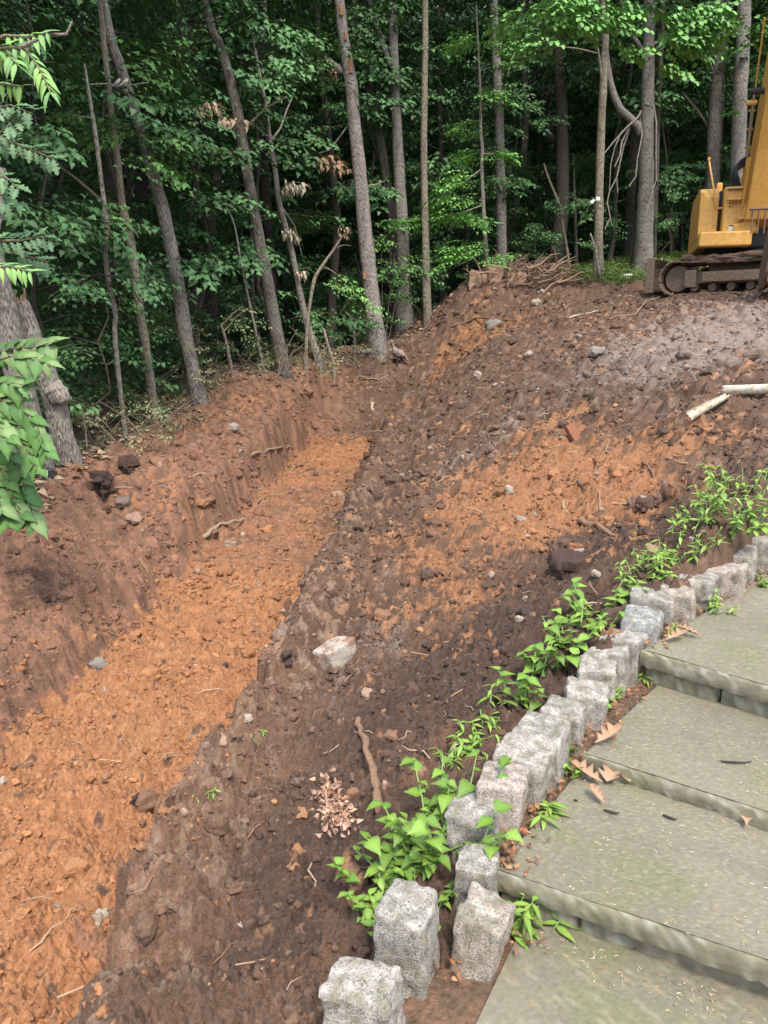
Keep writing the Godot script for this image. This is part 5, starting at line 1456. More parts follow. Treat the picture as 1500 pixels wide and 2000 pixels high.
func brush() -> void:
	rng.seed = 404
	var L := [[350, 800, 12.3, 30, "wilted brush with greenish leaves at the foot of the vine-footed tree"], [250, 850, 10.9, 40, "dry grassy brush behind the thin wavy tree"], [190, 880, 9.8, 36, "dry brush between the broken trunk and the thin wavy tree"], [480, 735, 14.0, 40, "tangle of wilted brush beside the splintered stub"], [580, 715, 15.2, 36, "tangle of cut twigs at the foot of the dead sapling"], [650, 700, 16.0, 26, "low wilted brush by the forked dead stub"]]
	for q in L:
		var p := at_d(q[0], q[1], q[2])
		p.y = height(p.x, p.z)
		var t := thing("brush", q[4], "brush", p, "wilted brush along the crest")
		var b := MB.new()
		for k in q[3] / 3:
			var a := rng.randf() * TAU
			var o := Vector3(rng.randf_range(-0.7, 0.7), -0.05, rng.randf_range(-0.3, 0.3))
			var e := o + Vector3(cos(a) * 0.7, rng.randf_range(0.15, 0.8), sin(a) * 0.4)
			b.tube([o, o.lerp(e, 0.5) + Vector3(0, 0.1, 0), e], [0.009, 0.007, 0.003], 4, Color(0.22, 0.165, 0.125) * rng.randf_range(0.6, 1.3), null, 0, false)
		part(t, "twigs", b.mesh(), M.plain)
		var xf := []; var cl := []
		for k in q[3]:
			var pos := Vector3(rng.randf_range(-0.9, 0.9), rng.randf_range(0.05, 0.6), rng.randf_range(-0.4, 0.4))
			xf.append(Transform3D(Basis.from_euler(Vector3(rng.randf_range(-0.5, 0.5), rng.randf() * TAU, rng.randf_range(-0.9, 0.3))).scaled(Vector3.ONE * rng.randf_range(0.5, 0.9)), pos))
			cl.append(Color(0.36, 0.31, 0.19).lerp(Color(0.15, 0.24, 0.08), rng.randf()) * rng.randf_range(0.6, 1.1))
		many(t, "wilted_leaves", SP["fine%d" % (rng.randi() % 3)], M.leaf, xf, cl)
	# root pile on the mound
	var rp := thing("root_pile", "heap of torn reddish roots and stump pieces on top of the soil mound", "root pile", at_d(1010, 560, 18.0))
	rp.position.y = height(rp.position.x, rp.position.z)
	var o := rp.position
	for k in 150:
		var u := rng.randf_range(925, 1090) if k < 60 else rng.randf_range(990, 1095)
		var v := rng.randf_range(528, 572) if k < 60 else rng.randf_range(522, 560)
		var a := at_d(u, v, 17.9 + rng.randf_range(-0.5, 0.5))
		var gy := height(a.x, a.z)
		a.y = maxf(a.y, gy)
		var ang := rng.randfn(0.3, 0.7)
		var l := rng.randf_range(0.25, 0.75)
		var d := Vector3(cos(ang) * (1 if rng.randf() < 0.75 else -1), sin(absf(ang)) * 0.7 + 0.08, rng.randf_range(-0.4, 0.4)) * l
		var b := MB.new()
		var r := rng.randf_range(0.008, 0.03)
		b.tube([a - o, a - o + d * 0.4 + Vector3(0, rng.randf_range(-0.06, 0.08), 0), a - o + d * 0.75 + Vector3(rng.randf_range(-0.07, 0.07), rng.randf_range(-0.05, 0.09), 0), a - o + d], [r, r * 0.9, r * 0.6, r * 0.3], 5, Color(0.40, 0.24, 0.16).lerp(Color(0.58, 0.40, 0.29), rng.randf()) * rng.randf_range(0.6, 1.1))
		part(rp, "root", b.mesh(), M.twig)
	for c in [[932, 550, 34, 36], [966, 540, 28, 34], [1050, 552, 40, 26], [1010, 550, 40, 30]]:
		var p := at_d(c[0], c[1], 17.9)
		var m := size_at(p)
		var b := MB.new()
		b.rbox(Vector3(c[2], c[3], c[2]) * m, 6 * m, 5, noise(6.0, 3, 840), 0.08, p, Color(0.44, 0.29, 0.20))
		part(rp, "stump_piece", b.mesh(), M.twig, Transform3D(Basis.IDENTITY, p - o))
	# torn bark log by the scarred tree
	var lg := MB.new()
	var la := at_d(706, 690, 16.8); var lb := at_d(752, 679, 16.9)
	la.y = height(la.x, la.z) + 0.06; lb.y = height(lb.x, lb.z) + 0.07
	lg.tube([la, la.lerp(lb, 0.5) + Vector3(0, 0.04, 0), lb], [0.05, 0.07, 0.06], 9, Color(0.52, 0.45, 0.40), n_mid, 0.3)
	single("log", lg.mesh(), M.bark, Transform3D.IDENTITY, "short pale log at the foot of the scarred tree", "log")
	# white things by the big tree
	for w in [[1227, 534, 18, 9, "white flat stone slab in the green cover"], [1178, 534, 5, 8, "small white marker stone behind the security camera tree"]]:
		var p := at_d(w[0], w[1], 18.4)
		p.y = height(p.x, p.z)
		var m := size_at(p)
		var b := MB.new()
		b.rbox(Vector3(w[2], w[3], w[2] * 0.6) * m, 0.03, 3, noise(8.0, 2, 850), 0.03, p, Color(0.78, 0.78, 0.80))
		single("white_stone", b.mesh(), M.plain, Transform3D(Basis(Vector3(0, 0, 1), 0.15), p + Vector3(0, w[3] * m * 0.5, 0)), w[4], "stone")

# ------------------------------------------------------------------ foliage hanging into the near side
func near_leaves() -> void:
	var oak := []; var lance := []; var ash := []
	for k in 3:
		oak.append(leaf(OAK, 1.0, 0.15, 0.15 + 0.12 * k, [Color(0.068, 0.141, 0.064), Color(0.082, 0.163, 0.075), Color(0.058, 0.122, 0.053)][k], [Color(0.082, 0.160, 0.075), Color(0.102, 0.190, 0.090), Color(0.068, 0.137, 0.060)][k]).mesh())
		lance.append(leaf(LANCE, 1.0, 0.25, 0.25 + 0.12 * k, [Color(0.136, 0.281, 0.075), Color(0.102, 0.220, 0.068), Color(0.177, 0.319, 0.075)][k], [Color(0.163, 0.319, 0.090), Color(0.122, 0.243, 0.075), Color(0.204, 0.350, 0.083)][k]).mesh())
		ash.append(leaf(OVATE, 1.0, 0.2, 0.2 + 0.15 * k, [Color(0.056, 0.137, 0.029), Color(0.072, 0.161, 0.037), Color(0.128, 0.198, 0.069)][k], [Color(0.064, 0.147, 0.032), Color(0.083, 0.178, 0.042), Color(0.150, 0.226, 0.084)][k]).mesh())
	var r := RandomNumberGenerator.new()
	r.seed = 808
	# oak and its long-leaved companion stand outside the frame; their boughs reach in
	var t := thing("oak_tree", "oak whose lobed-leaf boughs reach over the bank in front of the leaning tree", "tree", at_d(-170, 1080, 6.4))
	t.position.y = height(t.position.x, t.position.z)
	tree_near(t, r, oak, 6.0, 0.15, [[[-170, 300], [-60, 225], [20, 205], [64, 222]], [[-170, 340], [-40, 262], [30, 280], [75, 298], [108, 312]], [[-170, 420], [-40, 345], [10, 345], [40, 372]], [[-170, 520], [-30, 470], [40, 470], [78, 462], [102, 470]], [[-60, 480], [30, 495], [70, 505], [95, 512]], [[-80, 330], [-20, 360], [20, 400]], [[-170, 420], [-40, 300], [10, 250], [35, 235]]], 26.0, 0.8)
	var w := thing("long_leaved_tree", "tree with long pointed drooping leaves on a bare-tipped bough", "tree", at_d(-190, 1100, 5.2))
	w.position.y = height(w.position.x, w.position.z)
	tree_near(w, r, lance, 5.0, 0.1, [[[-190, 200], [-60, 100], [20, 92], [50, 95], [72, 125], [90, 160], [100, 185]], [[-60, 100], [10, 70], [60, 72], [98, 62]], [[-60, 110], [-20, 100], [18, 108], [34, 128]], [[-190, 240], [-40, 165], [10, 165], [45, 170]], [[-190, 600], [-30, 525], [20, 520], [62, 532]]], 28.0, 1.3)
	var bb := MB.new()
	var q := []
	for p in [[40, 92], [80, 75], [105, 68], [130, 67], [141, 42]]: q.append(at_d(p[0], p[1], 5.0) - w.position)
	bb.tube(q, [0.012, 0.01, 0.009, 0.008, 0.005], 6, Color(0.30, 0.26, 0.23))
	part(w, "branch", bb.mesh(), M.bark)
	var s := thing("ash_shrub", "large-leaved shrub with hanging compound leaves over the bank", "shrub", at_d(-140, 1120, 5.4))
	s.position.y = height(s.position.x, s.position.z)
	tree_near(s, r, ash, 5.1, 0.05, [[[-140, 800], [-20, 690], [40, 680], [80, 676], [105, 672]], [[-60, 720], [20, 695], [70, 700], [98, 712]], [[-140, 820], [-30, 745], [20, 748], [52, 752]], [[-140, 860], [-20, 775], [40, 790], [75, 840], [92, 890]], [[-140, 860], [-30, 790], [30, 830], [55, 880], [75, 920]], [[-140, 900], [-30, 840], [20, 880], [45, 940], [62, 1000], [68, 1020]], [[-140, 900], [-20, 880], [10, 930], [30, 980], [45, 1010]], [[-140, 950], [-30, 920], [0, 970], [15, 1025]], [[-140, 840], [-40, 800], [0, 830], [20, 860]], [[-140, 900], [-60, 900], [-10, 950], [5, 1000]]], 36.0, 1.25)

func tree_near(t: Node3D, r: RandomNumberGenerator, leaves: Array, d: float, rad: float, runs: Array, lpx: float, hang: float) -> void:
	var o := t.position
	var top := 0.0
	for q in runs: top = maxf(top, at_d(q[0][0], q[0][1], d + 0.3).y)
	var b := MB.new()
	b.tube([Vector3(0, -0.3, 0), Vector3(0.02, (top - o.y) * 0.5, 0), Vector3(0, top - o.y + (3.0 if rad > 0.06 else 0.1), 0)], [rad * 1.3, rad, rad * 0.6], 10, Color(0.26, 0.23, 0.2), n_mid, 0.2)
	part(t, "trunk", b.mesh(), M.bark)
	for q in runs:
		var pts := []
		for k in q.size(): pts.append(at_d(q[k][0], q[k][1], d + 0.35 - 0.35 * k / (q.size() - 1) + 0.15 * sin(q[0][1])) - o)
		var rr := []
		for k in pts.size(): rr.append(lerpf(0.014, 0.003, float(k) / (pts.size() - 1)))
		if q[0][0] < -100: pts[0].x = 0.0; pts[0].z = 0.0
		var tb := MB.new()
		tb.tube(pts, rr, 6, Color(0.27, 0.24, 0.15))
		part(t, "branch", tb.mesh(), M.bark)
		var m: float = d / F
		for k in range(1, pts.size() - 1):
			var a: Vector3 = pts[k]; var e: Vector3 = pts[k + 1]
			if q[k + 1][0] < -30: continue
			var n := maxi(2, int(a.distance_to(e) / (lpx * m * 0.42)))
			for s in n:
				var f := (s + 0.5) / n
				var p := a.lerp(e, f)
				var dir := (e - a).normalized()
				for side in [-1.0, 1.0]:
					var out: Vector3 = (dir * 0.7 + dir.cross(Vector3(0.2, 0.3, 1)).normalized() * side * 0.9 + Vector3(r.randf_range(-0.3, 0.3), -0.35 * hang + r.randf_range(-0.2, 0.25), r.randf_range(-0.2, 0.5))).normalized()
					var up: Vector3 = (Vector3(r.randf_range(-0.3, 0.3), 1.0, 0.55) - out * out.y).normalized()
					var z: Vector3 = out.cross(up).normalized()
					up = z.cross(out).normalized()
					var sz := lpx * m * r.randf_range(0.75, 1.25)
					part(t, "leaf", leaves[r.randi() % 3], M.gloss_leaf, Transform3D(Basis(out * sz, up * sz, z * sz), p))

# ------------------------------------------------------------------ birds: one continuous surface from tapered bones
func blob(bones: Array, cell: float, k: float, paint_fn: Callable) -> MB:
	var lo := Vector3.ONE * 99.0; var hi := Vector3.ONE * -99.0
	for q in bones:
		var m: float = maxf(q[2], q[3]) + cell * 2.0
		for e in [q[0], q[1]]:
			lo = lo.min(e - Vector3.ONE * m); hi = hi.max(e + Vector3.ONE * m)
	var n := Vector3i(((hi - lo) / cell).ceil()) + Vector3i.ONE
	var f := PackedFloat32Array()
	f.resize(n.x * n.y * n.z)
	for z in n.z:
		for y in n.y:
			for x in n.x:
				var p := lo + Vector3(x, y, z) * cell
				var d := 9.0
				for q in bones:
					var a: Vector3 = q[0]; var ab: Vector3 = q[1] - a
					var t := clampf((p - a).dot(ab) / maxf(ab.length_squared(), 1e-8), 0, 1)
					var e := (p - a - ab * t).length() - lerpf(q[2], q[3], t)
					var h := maxf(k - absf(d - e), 0.0) / k
					d = minf(d, e) - h * h * k * 0.25
				f[(z * n.y + y) * n.x + x] = d
	var b := MB.new()
	var at := {}
	for z in n.z - 1:
		for y in n.y - 1:
			for x in n.x - 1:
				var s := Vector3.ZERO; var c := 0
				for e in [[0, 0, 0, 1, 0, 0], [0, 1, 0, 1, 1, 0], [0, 0, 1, 1, 0, 1], [0, 1, 1, 1, 1, 1], [0, 0, 0, 0, 1, 0], [1, 0, 0, 1, 1, 0], [0, 0, 1, 0, 1, 1], [1, 0, 1, 1, 1, 1], [0, 0, 0, 0, 0, 1], [1, 0, 0, 1, 0, 1], [0, 1, 0, 0, 1, 1], [1, 1, 0, 1, 1, 1]]:
					var v0 := f[((z + e[2]) * n.y + y + e[1]) * n.x + x + e[0]]
					var v1 := f[((z + e[5]) * n.y + y + e[4]) * n.x + x + e[3]]
					if (v0 < 0.0) != (v1 < 0.0):
						s += Vector3(x + e[0], y + e[1], z + e[2]).lerp(Vector3(x + e[3], y + e[4], z + e[5]), v0 / (v0 - v1)); c += 1
				if c > 0:
					var p := lo + s / c * cell
					var i0 := (z * n.y + y) * n.x + x
					var g := Vector3(f[i0 + 1] - f[i0], f[i0 + n.x] - f[i0], f[i0 + n.x * n.y] - f[i0]).normalized()
					at[Vector3i(x, y, z)] = b.vert(p, g, paint_fn.call(p))
	for key in at:
		for ax in 3:
			var e := Vector3i.ZERO; e[ax] = 1
			var u := Vector3i.ZERO; u[(ax + 1) % 3] = 1
			var w := Vector3i.ZERO; w[(ax + 2) % 3] = 1
			var p: Vector3i = key
			var v0 := f[(p.z * n.y + p.y) * n.x + p.x]
			var q := p + e
			var v1 := f[(q.z * n.y + q.y) * n.x + q.x]
			if (v0 < 0.0) != (v1 < 0.0) and at.has(p - u) and at.has(p - w) and at.has(p - u - w):
				b.quad(at[p], at[p - u], at[p - u - w], at[p - w])
	return b

func birds() -> void:
	var base := at_d(780, 687, 16.6)
	base.y = height(base.x, base.z)
	var t := thing("wild_turkey", "wild turkey standing on the bare crest beside the scarred tree", "bird", base)
	var V := func(x: float, y: float, z := 0.0) -> Vector3: return Vector3(x, y, z)
	var body := [[V.call(-.20, .452), V.call(-.168, .476), .006, .014], [V.call(-.168, .478), V.call(-.16, .478), .022, .02], [V.call(-.155, .47), V.call(-.135, .40), .016, .018], [V.call(-.135, .40), V.call(-.10, .31), .018, .038], [V.call(-.10, .31), V.call(-.075, .25), .045, .078], [V.call(-.075, .25), V.call(.02, .215), .08, .088], [V.call(.02, .215), V.call(.11, .165), .085, .045],
		[V.call(.10, .165), V.call(.19, .075), .03, .022], [V.call(.0, .24, .06), V.call(.11, .18, .055), .04, .025], [V.call(.0, .24, -.06), V.call(.11, .18, -.055), .04, .025],
		[V.call(-.04, .17, .045), V.call(-.035, .11, .045), .04, .018], [V.call(-.035, .11, .045), V.call(-.045, .055, .045), .013, .009], [V.call(-.045, .055, .045), V.call(-.04, .006, .045), .009, .009], [V.call(-.04, .004, .045), V.call(-.085, .0, .05), .008, .006],
		[V.call(.03, .16, -.045), V.call(.045, .11, -.045), .04, .018], [V.call(.045, .11, -.045), V.call(.038, .055, -.045), .013, .009], [V.call(.038, .055, -.045), V.call(.042, .006, -.045), .009, .009], [V.call(.042, .004, -.045), V.call(-.002, .0, -.045), .008, .006]]
	var fn := func(p: Vector3) -> Color:
		if p.y > 0.30: return Color(0.34, 0.28, 0.25)
		if p.y < 0.13 and p.x < 0.09: return Color(0.10, 0.055, 0.045)
		if p.x > -0.01 and p.y > 0.165 - p.x * 0.3: return Color(0.46, 0.34, 0.29).lerp(Color(0.30, 0.22, 0.19), 0.5 + 0.5 * sin(p.x * 260.0 + p.y * 90.0))
		if p.x > 0.11: return Color(0.32, 0.22, 0.17)
		if p.y < 0.185: return Color(0.07, 0.05, 0.045)
		return Color(0.20, 0.175, 0.17)
	part(t, "body", blob(body, 0.009, 0.03, fn).mesh(), M.feather)
	for z in [-0.021, 0.021]:
		var eb := MB.new()
		eb.rbox(Vector3(0.007, 0.007, 0.004), 0.0019, 1, null, 0, Vector3.ZERO, Color(0.02, 0.02, 0.02))
		part(t, "eye", eb.mesh(), M.plain, Transform3D(Basis.IDENTITY, Vector3(-.172, .482, z)))
	# two small birds on the twig of the thin tree
	var fn2 := func(p: Vector3) -> Color: return Color(0.62, 0.55, 0.52) if p.y < 0.035 or p.x > 0.0 else Color(0.36, 0.33, 0.31)
	for s in [[229, 166, 0.0, "small pale bird on the twig, nearer the stem of the thin wavy tree"], [244, 165, 0.35, "small pale bird on the twig, farther out from the thin wavy stem"]]:
		var p := at_d(s[0], s[1], 10.66)
		var bones := [[V.call(.0, .022), V.call(.02, .04), .02, .019], [V.call(.026, .055), V.call(.03, .057), .0125, .012], [V.call(.038, .057), V.call(.048, .055), .004, .0015], [V.call(-.005, .022), V.call(-.03, .006), .014, .007], [V.call(-.03, .006), V.call(-.062, -.016), .006, .005], [V.call(.004, .006, .006), V.call(.004, -.004, .006), .003, .002], [V.call(.004, .006, -.006), V.call(.004, -.004, -.006), .003, .002]]
		single("small_bird", blob(bones, 0.0035, 0.01, fn2).mesh(), M.feather, Transform3D(Basis(Vector3.UP, s[2]), p + Vector3(0, 0.004, 0)), s[3], "bird", "birds on the twig")

# ------------------------------------------------------------------ small things fixed to trees
func gadgets() -> void:
	var p := at_d(1164, 392, 18.05)
	var t := thing("security_camera", "small white security camera on a bracket fixed to the pale-barked tree", "camera", p)
	var b := MB.new()
	b.rbox(Vector3(0.09, 0.09, 0.09), 0.02, 1)
	part(t, "mount", b.mesh(), mat(S(0.75, 0.75, 0.75), 0.4), Transform3D(Basis.IDENTITY, Vector3(0.03, 0.03, 0)))
	b = MB.new(); b.tube([Vector3(0.0, 0.02, 0), Vector3(-0.05, -0.01, 0.02)], [0.015, 0.015], 8)
	part(t, "arm", b.mesh(), M.rubber)
	b = MB.new(); b.tube([Vector3(-0.05, 0.0, 0.02), Vector3(-0.13, -0.06, 0.05)], [0.03, 0.035], 12)
	part(t, "camera_body", b.mesh(), mat(S(0.8, 0.8, 0.8), 0.4))
	var q := at_d(95, 948, 7.85)
	q.y = height(q.x, q.z)
	var x := thing("black_box", "small black box with a pale latch lying against the foot of the leaning tree", "box", q)
	b = MB.new(); b.rbox(Vector3(0.1, 0.1, 0.09), 0.015, 1)
	part(x, "case", b.mesh(), M.rubber, Transform3D(Basis(Vector3.UP, 0.4), Vector3(0, 0.04, 0)))
	b = MB.new(); b.rbox(Vector3(0.012, 0.05, 0.008), 0.003, 1)
	part(x, "latch", b.mesh(), mat(S(0.6, 0.6, 0.5), 0.4), Transform3D(Basis(Vector3.UP, 0.4), Vector3(0.02, 0.055, 0.05)))

# ------------------------------------------------------------------ excavator
func box(t: Node3D, called: String, size: Vector3, at: Vector3, m: Material, turn := Basis.IDENTITY, r := 0.025) -> MeshInstance3D:
	var b := MB.new()
	b.rbox(size, r, 1)
	return part(t, called, b.mesh(), m, Transform3D(turn, at))

func plate(prof: Array, w: float) -> MB:      # profile in y, z extruded along x
	var b := MB.new()
	var n := prof.size()
	for sx in [-0.5, 0.5]:
		var fan := []
		for p in prof: fan.append(Vector3(sx * w, p[0], p[1]))
		var tri := Geometry2D.triangulate_polygon(PackedVector2Array(prof.map(func(p): return Vector2(p[0], p[1]))))
		var base := b.v.size()
		for p in fan: b.vert(p, Vector3(signf(sx), 0, 0))
		for k in range(0, tri.size(), 3): b.tri(base + tri[k], base + tri[k + 1], base + tri[k + 2])
	var c := Vector2.ZERO
	for p in prof: c += Vector2(p[0], p[1]) / n
	for k in n:
		var p: Array = prof[k]; var q: Array = prof[(k + 1) % n]
		var nn := Vector3(0, -(q[1] - p[1]), q[0] - p[0]).normalized()
		var poly := PackedVector2Array(prof.map(func(e): return Vector2(e[0], e[1])))
		if Geometry2D.is_point_in_polygon(Vector2((p[0] + q[0]) * 0.5 + nn.y * 0.004, (p[1] + q[1]) * 0.5 + nn.z * 0.004), poly): nn = -nn
		var i0 := b.vert(Vector3(-0.5 * w, p[0], p[1]), nn); b.vert(Vector3(0.5 * w, p[0], p[1]), nn); b.vert(Vector3(0.5 * w, q[0], q[1]), nn); b.vert(Vector3(-0.5 * w, q[0], q[1]), nn)
		b.quad(i0, i0 + 1, i0 + 2, i0 + 3)
	return b

func excavator() -> void:
	var c := at_d(1480, 560, 16.0)
	var foot := at_d(1400, 574, 15.0)
	var t := thing("excavator", "yellow crawler excavator with a rusty bucket parked at the top of the slope", "excavator", Vector3(c.x, foot.y, c.z))
	t.rotation.y = -atan2(c.x, -c.z)
	var uy := Basis(Vector3.UP, deg_to_rad(-16.0))       # undercarriage
	var hy := Basis(Vector3.UP, deg_to_rad(9.0))        # upper structure
	for side in [1.0, -1.0]:
		var o: Vector3 = uy * Vector3(0, 0, side * 0.86)
		var tr := box(t, "track", Vector3(2.0, 0.22, 0.2), o + Vector3(0, 0.30, 0), M.steel, uy)
		var hl := 1.12; var rad := 0.29
		var per := 4.0 * hl + TAU * rad
		var n := 42
		var pm := MB.new()
		pm.rbox(Vector3(0.145, 0.035, 0.45), 0.01, 1)
		pm.add(rib(), Transform3D(Basis.IDENTITY, Vector3(0, 0.028, 0)))
		var pad := pm.mesh()
		for k in n:
			var s := per * k / n
			var pos := Vector2.ZERO; var ang := 0.0
			if s < 2 * hl: pos = Vector2(-hl + s, rad); ang = 0.0
			elif s < 2 * hl + PI * rad: ang = -(s - 2 * hl) / rad; pos = Vector2(hl + sin(-ang) * rad, cos(ang) * rad)
			elif s < 4 * hl + PI * rad: pos = Vector2(hl - (s - 2 * hl - PI * rad), -rad); ang = PI
			else: ang = PI - (s - 4 * hl - PI * rad) / rad; pos = Vector2(-hl + sin(-ang) * rad, cos(ang) * rad)
			var sag := 0.05 * sin(PI * (pos.x + hl) / (2 * hl)) if ang == 0.0 else 0.0
			part(tr, "track_pad", pad, M.steel, Transform3D(Basis(Vector3(0, 0, 1), ang), Vector3(pos.x, pos.y - sag + 0.02 * sin(k * 3.1) * 0.3, 0)))
		for k in 6: part(tr, "roller", disc(0.075, 0.26), M.steel, Transform3D(Basis.IDENTITY, Vector3(-0.8 + k * 0.32, -0.17, 0)))
		part(tr, "idler", disc(0.25, 0.16), M.steel, Transform3D(Basis.IDENTITY, Vector3(-hl, 0, 0)))
		part(tr, "sprocket", disc(0.24, 0.3), M.steel, Transform3D(Basis.IDENTITY, Vector3(hl, 0, 0)))
		if side > 0:
			box2(tr, "guide", Vector3(0.2, 0.3, 0.05), Vector3(-0.85, -0.02, 0.2), M.steel)
			box2(tr, "side_plate", Vector3(1.5, 0.17, 0.04), Vector3(0.1, 0.0, 0.2), M.steel)
			part(tr, "end_disc", disc(0.14, 0.06), M.steel, Transform3D(Basis.IDENTITY, Vector3(0.62, -0.02, 0.22)))
			var mb := MB.new()
			mb.rbox(Vector3(1.9, 0.12, 0.42), 0.05, 14, noise(7.0, 4, 880), 0.12, Vector3.ZERO, Color(0.62, 0.55, 0.5))
			var md := part(tr, "dried_mud", mb.mesh(), M.steel, Transform3D(Basis.IDENTITY, Vector3(-0.1, 0.31, 0.02)))
	box(t, "carbody", Vector3(1.3, 0.3, 1.5), Vector3(0, 0.42, 0), M.steel, uy)
	part(t, "turntable", disc_y(0.5, 0.2), M.dark, Transform3D(Basis.IDENTITY, Vector3(0, 0.69, 0)))
	# blade across the far end of the tracks
	var prof := [[0.02, -0.06], [0.12, -0.02], [0.28, 0.0], [0.45, -0.03], [0.60, -0.10], [0.615, -0.07], [0.46, 0.03], [0.28, 0.06], [0.10, 0.04], [0.0, 0.0]]
	var bl := part(t, "blade", plate(prof, 2.25).mesh(), M.steel, Transform3D(uy * Basis(Vector3.UP, -PI / 2), uy * Vector3(-1.60, 0.06, 0)))
	for z in [-1.12, 1.12]:
		var ep := MB.new(); ep.rbox(Vector3(0.025, 0.62, 0.16), 0.008, 1)
		part(bl, "end_plate", ep.mesh(), M.steel, Transform3D(Basis.IDENTITY, Vector3(z, 0.31, -0.02)))
	for z in [-0.5, 0.5]: box(t, "blade_arm", Vector3(0.7, 0.14, 0.14), uy * Vector3(-1.3, 0.3, z), M.steel, uy)
	# upper structure
	var up := func(x: float, y: float, z: float) -> Vector3: return hy * Vector3(x, y, z)
	box(t, "deck", Vector3(2.1, 0.10, 1.9), up.call(0.02, 0.84, -0.4), M.dark, hy, 0.05)
	var sk := box(t, "skirt", Vector3(0.86, 0.26, 2.1), up.call(-0.72, 0.93, -0.28), M.yellow, hy, 0.04)
	# side panel: tall rounded engine cover
	var cw := plate([[0.95, 0.45], [1.0, 0.52], [1.66, 0.50], [1.82, 0.36], [1.85, 0.1], [1.83, -1.0], [1.6, -1.3], [1.0, -1.3]], 0.30)
	var sp1 := part(t, "engine_cover", cw.mesh(), M.yellow, Transform3D(hy, up.call(-1.0, 0.0, 0.0)))
	box2(sp1, "corner_post", Vector3(0.06, 0.78, 0.10), Vector3(-0.13, 1.36, 0.47), M.yellow)
	box(t, "rear_hood", Vector3(1.9, 0.8, 1.1), up.call(0.05, 1.35, -0.75), M.yellow, hy, 0.1)
	box(t, "gap_shade", Vector3(0.05, 0.85, 0.4), up.call(-0.815, 1.35, 0.25), M.dark, hy)  # dark slab added to paint the shade in the gap beside the tool box
	# front box with steps
	var tb := box(t, "tool_box", Vector3(0.46, 0.85, 0.75), up.call(-0.56, 1.37, 0.32), M.yellow, hy, 0.035)
	box2(tb, "lid", Vector3(0.42, 0.03, 0.5), Vector3(0.0, 0.435, -0.1), M.yellow)
	box2(tb, "grip_strip", Vector3(0.28, 0.02, 0.12), Vector3(-0.05, 0.37, 0.36), M.steel)
	for s in [[-0.07, 0.2], [0.12, -0.12]]:
		var stp := box2(tb, "foot_step", Vector3(0.22, 0.035, 0.12), Vector3(s[0], s[1], 0.42), M.yellow)
		for k in 5: box2(stp, "step_tooth", Vector3(0.012, 0.05, 0.1), Vector3(-0.09 + 0.045 * k, -0.03, 0), M.yellow)
	box2(tb, "label_plate", Vector3(0.12, 0.07, 0.008), Vector3(-0.05, -0.27, 0.379), mat(S(0.7, 0.68, 0.6), 0.4))
	box2(tb, "label_bar", Vector3(0.13, 0.014, 0.006), Vector3(-0.05, -0.222, 0.379), M.rubber)
	box2(tb, "label_bar", Vector3(0.13, 0.014, 0.006), Vector3(-0.05, -0.318, 0.379), M.rubber)
	var gd := plate([[-0.44, 0.37], [-0.40, 0.40], [-0.22, 0.43], [-0.20, 0.40], [-0.38, 0.37]], 0.34)
	part(tb, "bent_guard", gd.mesh(), M.yellow, Transform3D(Basis(Vector3(0, 0, 1), 0.28), Vector3(0.06, 0.03, 0.02)))
	box(t, "exhaust", Vector3(0.1, 0.18, 0.1), up.call(-0.80, 1.90, -0.1), M.yellow, hy)
	tube_part(t, "handrail", [up.call(-1.06, 2.32, 0.32), up.call(-1.04, 2.22, 0.34), up.call(-0.96, 1.8, 0.53), up.call(-0.9, 1.52, 0.56), up.call(-0.84, 1.46, 0.57), up.call(-0.66, 1.48, 0.74)], 0.017, M.yellow)
	tube_part(t, "rail_knob", [up.call(-1.06, 2.31, 0.32), up.call(-1.045, 2.35, 0.32)], 0.026, M.yellow)
	# boom foot and boom
	for x in [-0.44, 0.16]: box(t, "boom_bracket", Vector3(0.09, 1.15, 0.55), up.call(x, 1.5, 0.45), M.yellow, hy, 0.03)
	box(t, "bracket_top", Vector3(0.16, 0.22, 0.3), up.call(-0.42, 2.16, 0.45), M.yellow, hy, 0.04)
	var bp := [[1.05, 0.25], [1.05, 0.75], [2.1, 1.0], [3.3, 1.35], [4.5, 2.1], [4.95, 3.0], [4.62, 3.1], [4.2, 2.4], [3.2, 1.95], [2.0, 1.5]]
	bp = [[1.05, 0.40], [1.2, 0.85], [2.2, 1.25], [3.2, 1.75], [4.0, 2.35], [4.5, 3.0], [4.72, 2.85], [4.5, 2.1], [3.7, 1.2], [2.4, 0.55], [1.5, 0.35]]
	var bm := part(t, "boom", plate(bp, 0.50).mesh(), M.yellow, Transform3D(hy * Basis(Vector3(0, 0, 1), -0.012), up.call(-0.20, 0.02, 0.0)))
	box2(bm, "weld_seam", Vector3(0.404, 0.02, 0.5), Vector3(0, 1.95, 0.85), M.yellow)
	for k in 4: box2(bm, "scratch", Vector3(0.012, 0.06, 0.01), Vector3(-0.08 + 0.06 * k, 2.3 + 0.35 * k, 1.16 + 0.19 * k), M.dark)
	for k in 3:
		tube_part(t, "boom_cylinder", [up.call(-0.50 + 0.0 * k, 1.1, 0.6), up.call(-0.47, 2.2, 0.95)], 0.03, M.yellow) if k == 0 else null
	tube_part(t, "cylinder_rod", [up.call(-0.53, 2.2, 0.95), up.call(-0.56, 3.1, 1.3)], 0.028, M.chrome)
	tube_part(t, "pivot_pin", [up.call(-0.62, 3.1, 1.3), up.call(-0.1, 3.1, 1.3)], 0.05, M.dark)
	tube_part(t, "lamp_bracket", [up.call(-0.66, 2.95, 1.25), up.call(-0.50, 2.95, 1.25)], 0.04, M.yellow)
